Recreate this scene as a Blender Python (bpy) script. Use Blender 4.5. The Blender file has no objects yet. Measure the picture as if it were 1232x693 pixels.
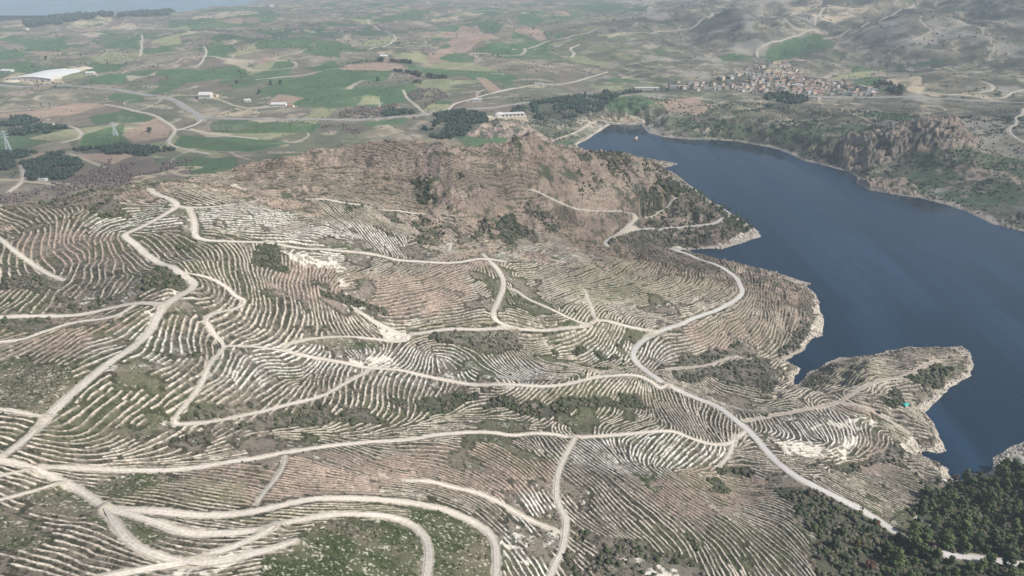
import bpy, math, random
import numpy as np

# ------------------------------------------------------------------ camera, sky, sun, exposure
SC = bpy.context.scene
COL = SC.collection
rng = np.random.default_rng(7)
random.seed(7)
CAM_Z, PITCH, FPX = 350.0, math.radians(26.0), 822.0
cam = bpy.data.cameras.new('camera')
cam.sensor_width = 36.0
cam.lens = FPX / 1232.0 * 36.0
cam.clip_start, cam.clip_end = 1.0, 60000.0
camo = bpy.data.objects.new('camera', cam)
COL.objects.link(camo)
camo.location = (0, 0, CAM_Z)
camo.rotation_euler = (math.pi / 2 - PITCH, 0, 0)
SC.camera = camo

SUN_EL, SUN_AZ = 41.0, 112.0          # azimuth clockwise from +Y
SUN_STRENGTH, SKY_STRENGTH = 4.1, 0.085
w = bpy.data.worlds.new('World')
SC.world = w
w.use_nodes = True
nt = w.node_tree
nt.nodes.clear()
bg = nt.nodes.new('ShaderNodeBackground')
sky = nt.nodes.new('ShaderNodeTexSky')
out = nt.nodes.new('ShaderNodeOutputWorld')
sky.sky_type = 'NISHITA'
sky.sun_disc = False
sky.sun_elevation = math.radians(SUN_EL)
sky.sun_rotation = math.radians(SUN_AZ)
sky.air_density, sky.dust_density, sky.ozone_density = 1.0, 1.2, 1.0
bg.inputs['Strength'].default_value = SKY_STRENGTH
nt.links.new(sky.outputs[0], bg.inputs[0])
nt.links.new(bg.outputs[0], out.inputs[0])
sl = bpy.data.lights.new('sun', 'SUN')
sl.energy, sl.angle, sl.color = SUN_STRENGTH, math.radians(2.0), (1.0, 0.965, 0.92)
so = bpy.data.objects.new('sun', sl)
COL.objects.link(so)
so.rotation_euler = (math.radians(90 - SUN_EL), 0, -math.radians(SUN_AZ) + math.pi)
so.location = (0, 0, 2000)
SC.view_settings.view_transform = 'Standard'
SC.view_settings.look = 'None'
SC.view_settings.gamma = 1.0
SC.view_settings.exposure = 0.34
SC.cycles.use_denoising = True
SC.cycles.max_bounces = 4
SC.cycles.diffuse_bounces = 2
SC.cycles.glossy_bounces = 2
SC.cycles.volume_bounces = 0
HAZE_DENSITY = 1.3e-4
HAZE_COLOR = (0.80, 0.92, 1.0)

# ------------------------------------------------------------------ small helpers
def lin(r, g, b):
    f = lambda c: (c / 255 / 12.92) if c / 255 <= 0.04045 else ((c / 255 + 0.055) / 1.055) ** 2.4
    return np.array([f(r), f(g), f(b)], dtype=np.float32)

def tag(o, label=None, cat=None, group=None, kind=None):
    if label: o['label'] = label
    if cat: o['category'] = cat
    if group: o['group'] = group
    if kind: o['kind'] = kind
    return o

def sstep(a, b, x):
    t = np.clip((x - a) / (b - a), 0, 1)
    return t * t * (3 - 2 * t)

_tabs = {}
def vnoise(x, y, seed=0):
    """smooth value noise 0..1 at unit lattice"""
    if seed not in _tabs:
        _tabs[seed] = np.random.default_rng(1000 + seed).random((256, 256)).astype(np.float32)
    T = _tabs[seed]
    xi = np.floor(x); yi = np.floor(y)
    fx = (x - xi).astype(np.float32); fy = (y - yi).astype(np.float32)
    xi = xi.astype(np.int64); yi = yi.astype(np.int64)
    fx = fx * fx * (3 - 2 * fx); fy = fy * fy * (3 - 2 * fy)
    x0 = xi & 255; x1 = (xi + 1) & 255; y0 = yi & 255; y1 = (yi + 1) & 255
    a = T[x0, y0]; b = T[x1, y0]; c = T[x0, y1]; d = T[x1, y1]
    return (a + (b - a) * fx) * (1 - fy) + (c + (d - c) * fx) * fy

def fbm(x, y, wl, octv=3, seed=0, gain=0.5, rot=0.6):
    s = 0; amp = 1; tot = 0
    for k in range(octv):
        ca, sa = math.cos(rot + k), math.sin(rot + k)
        s = s + amp * vnoise((x * ca - y * sa) / wl + 17.3 * k, (x * sa + y * ca) / wl - 9.1 * k, seed + k)
        tot += amp; amp *= gain; wl *= 0.5
    return s / tot

def np_mesh(name, V, F, nper, smooth=True):
    """fast mesh from numpy; F flat index array, nper verts per face"""
    me = bpy.data.meshes.new(name)
    V = np.ascontiguousarray(V, dtype=np.float32)
    F = np.ascontiguousarray(F, dtype=np.int32).ravel()
    nf = len(F) // nper
    me.vertices.add(len(V)); me.vertices.foreach_set('co', V.ravel())
    me.loops.add(len(F)); me.loops.foreach_set('vertex_index', F)
    me.polygons.add(nf)
    me.polygons.foreach_set('loop_start', np.arange(nf, dtype=np.int32) * nper)
    if smooth:
        me.polygons.foreach_set('use_smooth', np.ones(nf, dtype=bool))
    me.update(calc_edges=True)
    return me

def add_col(me, name, C):
    a = me.color_attributes.new(name, 'FLOAT_COLOR', 'POINT')
    D = np.ones((len(C), 4), dtype=np.float32); D[:, :3] = C
    a.data.foreach_set('color', D.ravel())

def link(name, me, mat=None, parent=None, loc=None):
    o = bpy.data.objects.new(name, me)
    COL.objects.link(o)
    if mat is not None:
        me.materials.append(mat)
    if parent is not None: o.parent = parent
    if loc is not None: o.location = loc
    return o

def new_mat(name):
    m = bpy.data.materials.new(name); m.use_nodes = True
    n = m.node_tree; b = n.nodes['Principled BSDF']
    b.inputs['Specular IOR Level'].default_value = 0.15
    b.inputs['Roughness'].default_value = 0.95
    return m, n, b

def noisy_mat(name, color, var=0.25, scale=1.0, rough=0.9, attr=None, bump=0.0, bdist=0.2, randobj=0.0, coords='Object', detail=6):
    """colour (or attribute colour) multiplied by object-space noise; optional bump"""
    m, n, b = new_mat(name)
    b.inputs['Roughness'].default_value = rough
    tc = n.nodes.new('ShaderNodeTexCoord')
    nz = n.nodes.new('ShaderNodeTexNoise'); nz.inputs['Scale'].default_value = scale
    nz.inputs['Detail'].default_value = detail; nz.inputs['Roughness'].default_value = 0.65
    n.links.new(tc.outputs[coords], nz.inputs['Vector'])
    mr = n.nodes.new('ShaderNodeMapRange')
    mr.inputs['From Min'].default_value = 0.3; mr.inputs['From Max'].default_value = 0.7
    mr.inputs['To Min'].default_value = 1 - var; mr.inputs['To Max'].default_value = 1 + var
    n.links.new(nz.outputs['Fac'], mr.inputs['Value'])
    val = mr.outputs[0]
    if randobj > 0:
        oi = n.nodes.new('ShaderNodeObjectInfo')
        m2 = n.nodes.new('ShaderNodeMapRange')
        m2.inputs['To Min'].default_value = 1 - randobj; m2.inputs['To Max'].default_value = 1 + randobj
        n.links.new(oi.outputs['Random'], m2.inputs['Value'])
        mm = n.nodes.new('ShaderNodeMath'); mm.operation = 'MULTIPLY'
        n.links.new(val, mm.inputs[0]); n.links.new(m2.outputs[0], mm.inputs[1]); val = mm.outputs[0]
    vm = n.nodes.new('ShaderNodeVectorMath'); vm.operation = 'SCALE'
    if attr:
        at = n.nodes.new('ShaderNodeAttribute'); at.attribute_name = attr
        n.links.new(at.outputs['Color'], vm.inputs[0])
    else:
        vm.inputs[0].default_value = tuple(float(c) for c in color)
    n.links.new(val, vm.inputs['Scale'])
    n.links.new(vm.outputs[0], b.inputs['Base Color'])
    if bump > 0:
        bp = n.nodes.new('ShaderNodeBump'); bp.inputs['Strength'].default_value = bump
        bp.inputs['Distance'].default_value = bdist
        n.links.new(nz.outputs['Fac'], bp.inputs['Height'])
        n.links.new(bp.outputs[0], b.inputs['Normal'])
    return m

# ------------------------------------------------------------------ photo pixel -> bearing and ray slope
def bearing(u, v):
    x = np.asarray(u, float) - 616.0
    yv = 346.5 - np.asarray(v, float)
    dy = FPX * math.cos(PITCH) + yv * math.sin(PITCH)
    dz = -FPX * math.sin(PITCH) + yv * math.cos(PITCH)
    return np.arctan2(x, dy), -dz / np.hypot(x, dy)      # bearing, drop per metre

def at_z(u, v, z):
    th, s = bearing(u, v)
    r = (CAM_Z - z) / s
    return r * np.sin(th), r * np.cos(th)

# ------------------------------------------------------------------ survey points of the relief (sight line, height above lake)
SURVEY = [
(0,693,165),(150,693,158),(300,693,148),(430,693,135),(560,693,118),(680,693,95),(800,693,80),(900,693,70),(1000,693,60),(1100,693,48),(1232,693,42),
(0,620,160),(130,612,152),(250,640,146),(400,620,130),(520,620,112),(600,640,102),(680,620,85),(760,620,74),(850,620,60),(950,600,50),(1060,627,42),(1150,620,28),(1232,600,18),
(0,550,158),(100,560,148),(220,565,136),(340,545,120),(450,560,108),(560,520,90),(620,540,88),(689,528,72),(800,519,58),(870,535,44),(896,519,40),(800,570,60),(880,575,42),(960,575,44),(1060,570,20),(1000,540,26),
(61,497,155),(0,450,152),(120,446,152),(0,400,157),(190,373,152),(100,380,150),(206,508,134),(252,436,134),(270,416,130),(386,479,108),(350,510,110),(250,520,126),(440,435,97),(550,490,76),(600,464,76),(700,458,60),(640,500,70),
(755,450,48),(803,462,38),(740,490,50),(850,480,34),(900,460,22),(850,440,26),(900,425,18),(760,429,42),(922,501,30),(1010,485,22),(1033,469,24),(1100,450,18),(1140,435,10),(1010,455,18),(1073,507,14),
(235,340,150),(300,366,132),(341,420,112),(350,370,122),(430,395,98),(490,406,86),(400,340,116),(330,325,126),
(500,360,100),(560,340,94),(600,380,80),(679,397,66),(717,385,62),(640,345,78),(640,415,60),(700,430,48),(793,397,46),(740,350,57),(800,330,48),(860,340,34),(894,350,28),(853,376,34),(900,390,22),(950,370,16),(960,350,12),(760,312,48),(690,315,62),(831,306,22),
(151,284,157),(202,256,160),(100,270,160),(0,270,162),(0,330,155),(80,330,155),(228,251,160),(233,284,150),(308,291,138),(300,255,148),(400,299,120),(384,240,135),(449,251,122),(500,314,106),(586,311,90),(510,258,106),
(540,285,90),(610,300,76),(700,300,54),(600,285,80),
(0,250,165),(60,245,162),(130,233,160),(180,224,160),(230,206,157),(300,187,160),(350,177,164),(420,168,168),(480,162,170),(540,164,168),(600,158,172),(640,163,160),(690,176,132),(740,183,108),(785,193,86),(820,216,62),(860,245,36),(895,269,12),
(300,220,146),(400,200,148),(450,190,152),(550,200,145),(500,225,126),(600,200,132),(640,227,110),(699,253,80),(727,292,48),(775,263,48),(843,270,25),(750,210,92),(800,240,52),(790,290,22),
(0,200,42),(100,200,42),(200,188,38),(60,222,50),(120,218,50),(0,230,60),(0,180,42),(150,172,36),(280,162,30),(0,150,35),(200,140,30),(400,130,38),(500,140,30),(600,125,38),(560,150,30),
(680,145,22),(650,148,26),(700,150,15),(780,130,35),(850,150,20),(900,140,38),(940,112,42),(1000,102,48),(1000,130,40),(1060,160,38),(1130,151,72),(1165,161,58),(1095,161,60),(1150,154,70),(1060,174,42),(1030,187,26),(1190,168,50),(1150,170,60),(1100,200,22),(1190,180,42),(1232,205,40),(1232,160,62),(1100,117,48),(1200,117,52),(1232,118,58),(1150,95,72),(1000,70,66),(1100,60,82),(1232,60,112),
(900,70,66),(800,60,72),(700,70,58),(860,30,95),(950,20,112),(1050,10,150),(1150,5,178),(1232,5,190),(750,30,84),(700,95,44),(800,100,45),(500,100,44),(300,100,38),(100,100,30),(0,100,28),(0,60,20),(150,60,25),(300,60,45),(500,60,55),
(600,30,66),(400,30,50),(200,32,28),(0,34,12),(100,26,22),(300,14,30),(500,5,55),(650,5,70),(800,5,95),(870,260,2),
]
# points out of sight behind the ridges: (column, distance, height)
BEHIND = [(0,1.55,55),(130,1.5,52),(300,1.35,60),(420,1.30,60),(540,1.27,55),(640,1.28,40),(740,1.2,12)]
cp = []
for u, v, z in SURVEY:
    th, s = bearing(u, v); r = (CAM_Z - z) / s
    cp.append((float(th), math.log(r), z))
for (u, f, z), v, zr in zip(BEHIND, (250, 233, 187, 168, 164, 163, 183), (165, 160, 160, 168, 168, 160, 108)):
    th, s = bearing(u, v); r = (CAM_Z - zr) / s
    cp.append((float(th), math.log(r * f), z))
for u, v, zr in ((0,250,165),(60,245,162),(130,233,160),(230,206,157),(300,187,160),(350,177,164),(420,168,168),(480,162,170),(540,164,168),(600,158,172),(640,163,160),(690,176,132),(740,183,108),(785,193,86),(820,216,62)):
    th, s = bearing(u, v); r = (CAM_Z - zr) / s
    cp.append((float(th), math.log(r * 1.075), zr - .075 * r * float(s) - 13))
for a in (-50, -38, -25): cp.append((math.radians(a), math.log(6600), -60))
for a in (-10, 5, 20, 35, 50): cp.append((math.radians(a), math.log(8500), 60 + 3 * a))
for a, z in ((-50, 160), (-25, 152), (0, 100), (25, 60), (50, 40)): cp.append((math.radians(a), math.log(140), z))
cp = np.array(cp)
TH0 = np.linspace(math.radians(-60), math.radians(60), 420)
LR0 = np.linspace(math.log(110), math.log(9500), 520)

def tps(P, z, Q, lam=2e-4):
    def phi(d2): return np.where(d2 > 1e-12, 0.5 * d2 * np.log(np.maximum(d2, 1e-12)), 0)
    n = len(P)
    K = phi(((P[:, None] - P[None]) ** 2).sum(-1)) + lam * np.eye(n)
    A = np.zeros((n + 3, n + 3)); A[:n, :n] = K; A[:n, n] = 1; A[:n, n + 1:] = P; A[n:, :n] = A[:n, n:].T
    b = np.zeros(n + 3); b[:n] = z
    s = np.linalg.solve(A, b)
    out = np.empty(len(Q))
    for i in range(0, len(Q), 20000):
        q = Q[i:i + 20000]
        out[i:i + 20000] = phi(((q[:, None] - P[None]) ** 2).sum(-1)) @ s[:n] + s[n] + q @ s[n + 1:]
    return out
LL, TT = np.meshgrid(LR0, TH0, indexing='ij')
BASE = tps(cp[:, :2], cp[:, 2], np.c_[TT.ravel(), LL.ravel()]).reshape(LL.shape)
RR = np.exp(LL); XX = RR * np.sin(TT); YY = RR * np.cos(TT)

def relief_noise(x, y, r):
    near = 1 - sstep(900, 1500, r)
    a = (fbm(x, y, 95, 2, 3) - .5) * 11 * near
    rd = 1 - np.abs(2 * fbm(x, y, 60, 2, 8) - 1)
    a = a + (rd - .6) * 9 * near * sstep(250, 500, r)
    a = a - 9 * near * sstep(640, 780, r)
    a = a + (fbm(x, y, 420, 3, 12) - .5) * 46 * sstep(1500, 3000, r)
    a = a + (fbm(x, y, 150, 3, 14) - .5) * 16 * sstep(1100, 1700, r)
    th = np.degrees(np.arctan2(x, y))
    rg = 1 - np.abs(2 * fbm(x, y, 520, 4, 15, .5) - 1)
    a = a + (rg - .72) * 190 * sstep(6, 16, th) * sstep(2000, 2600, r)
    a = a + (rg - .72) * 40 * (1 - sstep(6, 16, th)) * sstep(1800, 2600, r)
    return a
BASE = BASE + relief_noise(XX, YY, RR)

# ------------------------------------------------------------------ lake outline (level 0)
LAKE_PX = [(694,174),(709,167),(722,158),(735,149),(752,150),(772,151),(780,160),(798,165),(831,168),(856,168),(884,170),(926,177),(947,184),(965,193),(995,200),(1023,208),(1031,214),(1030,221),(1043,228),(1073,234),(1104,238),(1137,246),(1164,255),(1195,270),(1232,279),
(1330,300),(1420,400),(1420,500),(1300,520),(1232,531),(1215,537),(1195,551),(1192,566),(1172,571),(1159,577),(1146,578),(1141,570),(1141,563),(1129,557),(1112,549),(1111,545),(1134,543),(1136,535),(1129,518),
(1114,497),(1121,489),(1142,467),(1167,452),(1171,439),(1167,424),(1159,417),(1137,418),(1111,418),(1089,417),(1063,425),(1023,430),(1010,431),(990,440),(972,449),(962,462),(955,463),(957,452),(964,444),(958,440),(945,434),(967,421),(972,409),(990,404),(991,386),(985,366),(981,353),(970,344),
(976,342),(947,332),(922,325),(894,319),(856,311),(838,306),(828,302),(850,299),(868,300),(886,294),(916,285),(909,276),(897,267),(880,257),(852,240),(826,219),(808,206),(796,203),(817,197),(800,194),(785,194),(765,190),(740,187),(715,184),(698,180)]
LAKE = np.array([at_z(u, v, 0.0) for u, v in LAKE_PX])

def densify(P, step, closed=False):
    P = np.asarray(P, float)
    if closed: P = np.vstack([P, P[:1]])
    out = []
    for a, b in zip(P[:-1], P[1:]):
        n = max(1, int(np.hypot(*(b - a)) / step))
        for k in range(n): out.append(a + (b - a) * k / n)
    if not closed: out.append(P[-1])
    return np.array(out)

def in_poly(x, y, P):
    res = np.zeros(x.shape, bool)
    n = len(P); j = n - 1
    for i in range(n):
        xi, yi = P[i]; xj, yj = P[j]
        if yi != yj:
            c = ((yi > y) != (yj > y)) & (x < (xj - xi) * (y - yi) / (yj - yi) + xi)
            res ^= c
        j = i
    return res

class Grid:
    """polar ground grid around the point under the camera; fields live on its vertices"""
    def __init__(s, th, lr):
        s.th, s.lr = th, lr
        L, T = np.meshgrid(lr, th, indexing='ij')
        s.r = np.exp(L); s.x = s.r * np.sin(T); s.y = s.r * np.cos(T); s.t = T
    def window(s, x0, x1, y0, y1, pad):
        cx = np.array([x0 - pad, x1 + pad, x0 - pad, x1 + pad]); cy = np.array([y0 - pad, y0 - pad, y1 + pad, y1 + pad])
        t = np.arctan2(cx, cy)
        ry = math.hypot(max(0, x0 - pad, -(x1 + pad)), max(0, y0 - pad, -(y1 + pad)))
        rm = np.hypot(cx, cy).max()
        j0 = max(0, np.searchsorted(s.th, t.min()) - 1); j1 = np.searchsorted(s.th, t.max()) + 1
        i0 = max(0, np.searchsorted(s.lr, math.log(max(ry, 1))) - 1); i1 = np.searchsorted(s.lr, math.log(rm)) + 1
        return slice(i0, i1), slice(j0, j1)
    def dist_to(s, P, R, D=None, extra=None, E=None):
        """distance to polyline P (n,2) within R; extra (n,k) carried from the nearest segment into E"""
        if D is None: D = np.full(s.x.shape, R, np.float32)
        for k in range(len(P) - 1):
            ax, ay = P[k]; bx, by = P[k + 1]
            wi, wj = s.window(min(ax, bx), max(ax, bx), min(ay, by), max(ay, by), R)
            X = s.x[wi, wj]
            if X.size == 0: continue
            Y = s.y[wi, wj]; dx, dy = bx - ax, by - ay; L2 = dx * dx + dy * dy + 1e-9
            t = np.clip(((X - ax) * dx + (Y - ay) * dy) / L2, 0, 1)
            d = np.hypot(X - ax - t * dx, Y - ay - t * dy)
            old = D[wi, wj]; m = d < old
            if E is not None:
                e = extra[k] + t * (extra[k + 1] - extra[k])
                E[wi, wj] = np.where(m, e, E[wi, wj])
            D[wi, wj] = np.where(m, d, old)
        return D
    def poly_mask(s, P, warp=0.0, wl=12.0, seed=50):
        P = np.asarray(P)
        wi, wj = s.window(P[:, 0].min(), P[:, 0].max(), P[:, 1].min(), P[:, 1].max(), warp)
        X, Y = s.x[wi, wj], s.y[wi, wj]
        if X.size == 0: return wi, wj, np.zeros(X.shape, bool)
        if warp > 0:
            wx = (fbm(X, Y, wl, 3, seed, .7) - .5) * 2 * warp; wy = (fbm(X, Y, wl, 3, seed + 5, .7) - .5) * 2 * warp
            X = X + wx; Y = Y + wy
        return wi, wj, in_poly(X, Y, P)

G0 = Grid(TH0, LR0)
def shore_shape(g, H):
    P = densify(LAKE, 12, True)
    P = np.vstack([P, P[:1]])
    d = g.dist_to(P, 70.0)
    wi, wj, m = g.poly_mask(LAKE, 3.5, 20, 470)
    inside = np.zeros(H.shape, bool); inside[wi, wj] = m
    nz = fbm(g.x, g.y, 14, 3, 21)
    land = np.maximum(H, 1.5 + 0.05 * d)
    ramp = 0.25 + d * (0.28 + 0.55 * nz)
    k = 2.5
    sm = np.minimum(land, ramp) - k * np.exp(-np.abs(land - ramp) / k) * 0.3
    sm = np.where(d < 69, np.maximum(sm, 0.12 + 0.03 * d), land)
    land = np.where(g.r > 5200, H, sm)
    return np.where(inside, -np.minimum(0.25 + 0.5 * d, 12), land), d, inside
BASE, SHORE0, IN0 = shore_shape(G0, BASE)

def hit(u, v):
    """where the sight line through photo pixel (u, v) first meets the ground"""
    th, s = bearing(u, v); th = float(th); s = float(s)
    jf = (th - TH0[0]) / (TH0[1] - TH0[0]); jf = min(max(jf, 0), len(TH0) - 1.001)
    j = int(jf); f = jf - j
    colz = BASE[:, j] * (1 - f) + BASE[:, j + 1] * f
    rr = np.exp(LR0)
    g = np.maximum(colz, 0) - (CAM_Z - rr * s)
    k = np.argmax(g > 0)
    if g[k] <= 0: k = len(rr) - 1
    if k == 0: r = rr[0]
    else:
        a, b = g[k - 1], g[k]; t = -a / (b - a + 1e-9); r = rr[k - 1] + (rr[k] - rr[k - 1]) * t
    return r * math.sin(th), r * math.cos(th)

def hits(pts): return np.array([hit(u, v) for u, v in pts])
ZS = 310.0 / 1228.0
def C(ox, oy, pts, s=ZS): return [(ox + x * s, oy + y * s) for x, y in pts]

# cubic upsampling matrices base grid -> fine grid
def cubmat(src, dst):
    n = len(src); h = src[1] - src[0]
    f = np.clip((dst - src[0]) / h, 0, n - 1.0001); i = f.astype(int); t = f - i
    M = np.zeros((len(dst), n), np.float32); a = np.arange(len(dst))
    for k, wv in ((-1, -.5 * t + t * t - .5 * t ** 3), (0, 1 - 2.5 * t * t + 1.5 * t ** 3), (1, .5 * t + 2 * t * t - 1.5 * t ** 3), (2, -.5 * t * t + .5 * t ** 3)):
        np.add.at(M, (a, np.clip(i + k, 0, n - 1)), wv)
    return M

def base_h(x, y, F=None):
    F = BASE if F is None else F
    th = np.arctan2(x, y); lr = np.log(np.maximum(np.hypot(x, y), 1))
    jf = np.clip((th - TH0[0]) / (TH0[1] - TH0[0]), 0, len(TH0) - 1.001); i_ = np.clip((lr - LR0[0]) / (LR0[1] - LR0[0]), 0, len(LR0) - 1.001)
    j = jf.astype(int); i = i_.astype(int); fj = jf - j; fi = i_ - i
    return (F[i, j] * (1 - fi) + F[i + 1, j] * fi) * (1 - fj) + (F[i, j + 1] * (1 - fi) + F[i + 1, j + 1] * fi) * fj

# ------------------------------------------------------------------ roads: (name, width m, kind, pixel line)
ROADS = [
('dirt_road',6.5,'n',[(43,518),(61,497),(88,472),(119,446),(141,430),(161,417),(180,400),(192,373),(199,366),(227,352),(235,343),(230,337),(207,321),(187,313),(174,305),(164,294),(151,286),(150,281),(162,277),(177,270),(202,256),(214,248),(210,242),(199,237),(186,233),(180,227)]),
('dirt_road',6.5,'n',[(43,518),(15,541),(-8,556)]),
('dirt_road',6.0,'n',[(-60,545),(0,553),(33,560),(58,571),(83,584),(106,596),(126,610),(141,615),(172,623),(197,632),(222,640),(252,642),(310,639),(346,628),(384,621),(417,618),(447,619),(475,623),(497,632),(510,644),(516,659),(516,680),(508,715)]),
('dirt_road',6.0,'n',[(126,612),(141,634),(156,652),(177,664),(202,672),(220,676),(240,680)]),
('dirt_road',6.0,'n',[(100,700),(126,693),(162,687),(197,680),(227,676),(252,667),(278,659),(310,645),(330,635)]),
('dirt_road',5.5,'n',[(200,672),(240,678),(275,673),(310,664),(356,653)]),
('dirt_road',6.5,'n',[(141,613),(189,615),(227,619),(265,620),(310,615),(346,606),(376,600),(417,599),(459,601),(497,605),(528,611),(555,621),(578,633),(593,647),(598,664),(596,715)]),
('dirt_road',4.5,'n',[(487,577),(518,579),(548,587),(573,592),(598,603),(618,615),(641,627),(670,639)]),
('dirt_road',4.5,'n',[(50,560),(88,563),(126,565),(182,566),(215,565),(252,560),(278,555),(310,551),(358,542),(396,536),(447,531),(495,529),(523,523),(560,520),(590,520),(618,524),(641,521),(666,522),(689,527),(712,525),(755,522),(793,518.5),(813,519),(831,527),(851,534),(874,535),(886,529),(896,519)]),
('dirt_road',5.5,'n',[(692,526),(680,548),(672,566),(669,586),(670,604),(677,616),(682,627),(679,644),(677,662),(666,680),(655,715)]),
('gravel_road',6.5,'g',[(808,299),(831,306),(863,319),(884,332),(891,344),(894,354),(879,366),(853,376),(825,387),(795,399),(778,406),(765,417),(760,429),(773,443),(793,457),(813,468),(838,479),(863,489),(881,502),(901,518),(922,542),(937,558),(955,572),(980,585),(1008,599),(1033,611),(1058,627),(1080,642),(1100,655),(1119,663),(1139,667),(1174,671),(1200,675),(1260,684)]),
('dirt_road',5.5,'n',[(495,402),(523,398),(560,396.5),(590,396),(616,394),(641,397),(679,397),(705,394),(712,388),(720,384),(732,386),(757,393),(785,398)]),
('dirt_road',5.0,'n',[(581,306),(588,313),(601,326),(608,343),(598,366),(592,378),(598,387),(618,395)]),
('dirt_road',5.5,'n',[(228,251),(235,268),(233,284),(247,290),(278,291),(308,291),(333,293),(366,300),(391,299),(422,302),(459,308),(497,314),(523,316),(560,315),(586,311),(607,315)]),
('dirt_road',4.5,'n',[(205,246),(222,249.5),(240,250),(278,247),(300,244),(330,238),(384,239),(417,245),(449,251),(472,251),(510,258)]),
('dirt_road',3.6,'n',[(220,327),(252,334),(273,345),(283,356),(300,366),(265,375),(245,380),(252,394),(263,409),(270,416),(265,425),(252,436),(245,457),(232,477),(217,494),(205,508),(227,511),(265,506),(310,496),(346,486),(386,479),(409,464),(429,454),(447,444)]),
('dirt_road',4.0,'n',[(268,415),(290,416),(310,417),(341,421),(366,428),(404,434),(430,440),(449,443),(480,444),(510,452),(548,459),(576,464),(618,463),(654,465),(679,463),(704,457),(730,452),(755,450),(772,453),(788,462),(795,467),(803,463)]),
('dirt_road',3.6,'n',[(341,419),(345,414),(358,411),(391,406),(422,404),(449,407),(480,412),(490,406),(470,396),(449,386),(427,371)]),
('dirt_road',4.5,'n',[(-30,383),(0,382),(25,380),(88,380),(126,372),(164,364),(192,366)]),
('farm_track',3.2,'n',[(-30,414),(0,411),(25,409),(50,400),(93,387),(136,382),(162,367)]),
('farm_track',3.6,'n',[(-20,272),(0,287),(15,301),(38,316),(58,330),(76,337)]),
('gravel_road',7.0,'g',[(731,297),(727,291),(747,282),(778,275),(805,272),(843,270.5),(868,268),(880,261),(873,253)]),
('dirt_road',5.0,'n',[(740,284),(757,272),(775,264),(767,260),(730,255),(699,253),(682,248),(661,238),(639,227)]),
('farm_track',3.0,'n',[(775,262),(798,251),(815,237)]),
('dirt_road',3.6,'k',[(896,506),(922,501),(955,496),(983,489),(1010,485),(1033,469),(1056,458),(1078,454),(1099,450),(1104,444),(1129,435)]),
('dirt_road',3.4,'k',[(1010,485),(1036,488),(1056,496),(1073,507),(1090,520)]),
('farm_track',3.0,'k',[(803,444),(838,442),(858,436),(889,429)]),
('farm_track',2.8,'n',[(619,347),(649,366),(684,383),(708,391)]),
('farm_track',2.8,'n',[(703,348),(716,384)]),
('farm_track',3.0,'n',[(-30,577),(0,572),(33,567)]),
('farm_track',3.0,'n',[(-30,610),(0,601),(68,584)]),
('farm_track',3.2,'n',[(343,550),(338,568),(323,586),(308,604)]),
('farm_track',2.8,'n',[(-20,490),(0,492),(25,496),(53,502)]),
('farm_track',3.2,'n',[(536,295),(543,291),(540,302)]),
('farm_track',3.0,'n',[(884,524),(879,545),(866,560)]),
('highway',15,'h',[(-80,103),(0,102),(66,101),(114,106),(177,114),(210,120),(222,129),(237,138),(243,145)]),
('highway',13,'h',[(243,142),(310,144),(358,144),(422,145),(472,141),(523,137),(560,132.5),(618,126),(650,122),(679,119),(709,116)]),
('valley_road',8,'f',[(127,126),(164,134),(189,139),(207,151),(212,158),(202,169),(205,175),(227,181),(252,185)]),
('valley_road',8,'f',[(243,144),(236,150),(212,157)]),
('valley_road',8,'f',[(230,155),(242,160),(278,164),(310,167)]),
('highway',13,'h',[(960,115),(1008,116.5),(1048,117),(1114,117),(1162,120),(1207,122),(1260,125)]),
('valley_road',9,'f',[(1109,111),(1140,114),(1174,116),(1200,119),(1210,117),(1217,111),(1245,106)]),
('valley_road',7,'f',[(1174,112),(1195,109),(1196,103),(1182,98)]),
('valley_road',7,'f',[(1232,131),(1230,139),(1220,141),(1224,149),(1212,157),(1220,165),(1232,172)]),
('valley_road',8,'f',[(1109,19),(1106,28),(1124,37),(1149,40),(1172,42),(1180,44)]),
('valley_road',7,'f',[(1124,36),(1110,43),(1099,49)]),
('valley_road',9,'f',[(590,113),(616,107),(641,102),(679,101),(704,95),(730,87)]),
('valley_road',8,'f',[(687,69),(692,64),(684,59),(697,53)]),
('valley_road',8,'f',[(732,45),(767,39),(805,35),(843,28),(858,15)]),
('valley_road',7,'f',[(911,69),(909,61),(926,53),(960,42),(985,36)]),
('valley_road',7,'f',[(308,96),(358,91),(409,83)]),
('valley_road',5.5,'f',[(485,108),(490,119),(505,131),(510,136)]),
('valley_road',7,'f',[(538,134),(548,124),(573,117),(618,106)]),
('valley_road',9,'f',[(442,23),(449,33),(480,43),(470,54),(444,59)]),
('valley_road',5,'f',[(24,195),(29,210),(25,222),(10,231)]),
('valley_road',6,'f',[(-20,188),(0,185),(23,182)]),
('valley_road',5,'f',[(669,168),(692,160),(707,151),(711,146),(699,145)]),
('valley_road',6,'f',[(722,144),(750,146),(775,149),(775,144),(755,138)]),
('valley_road',6,'f',[(245,56),(250,64),(240,78),(233,81)]),
('valley_road',6,'f',[(171,42),(171,55),(168,68)]),
('valley_road',6,'f',[(60,150),(90,152),(102,165),(75,172)]),
('valley_road',6,'f',[(990,47),(1020,38),(1060,24),(1100,6)]),
('valley_road',7,'f',[(980,30),(985,12),(1010,8),(1050,6)]),
('valley_road',6,'f',[(616,60),(650,50),(690,45),(720,34)]),
]
def smooth_line(P, n=3):
    P = np.asarray(P, float)
    for _ in range(n):
        Q = [P[0]]
        for a, b in zip(P[:-1], P[1:]): Q += [a * .75 + b * .25, a * .25 + b * .75]
        Q.append(P[-1]); P = np.array(Q)
    return P
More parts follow.
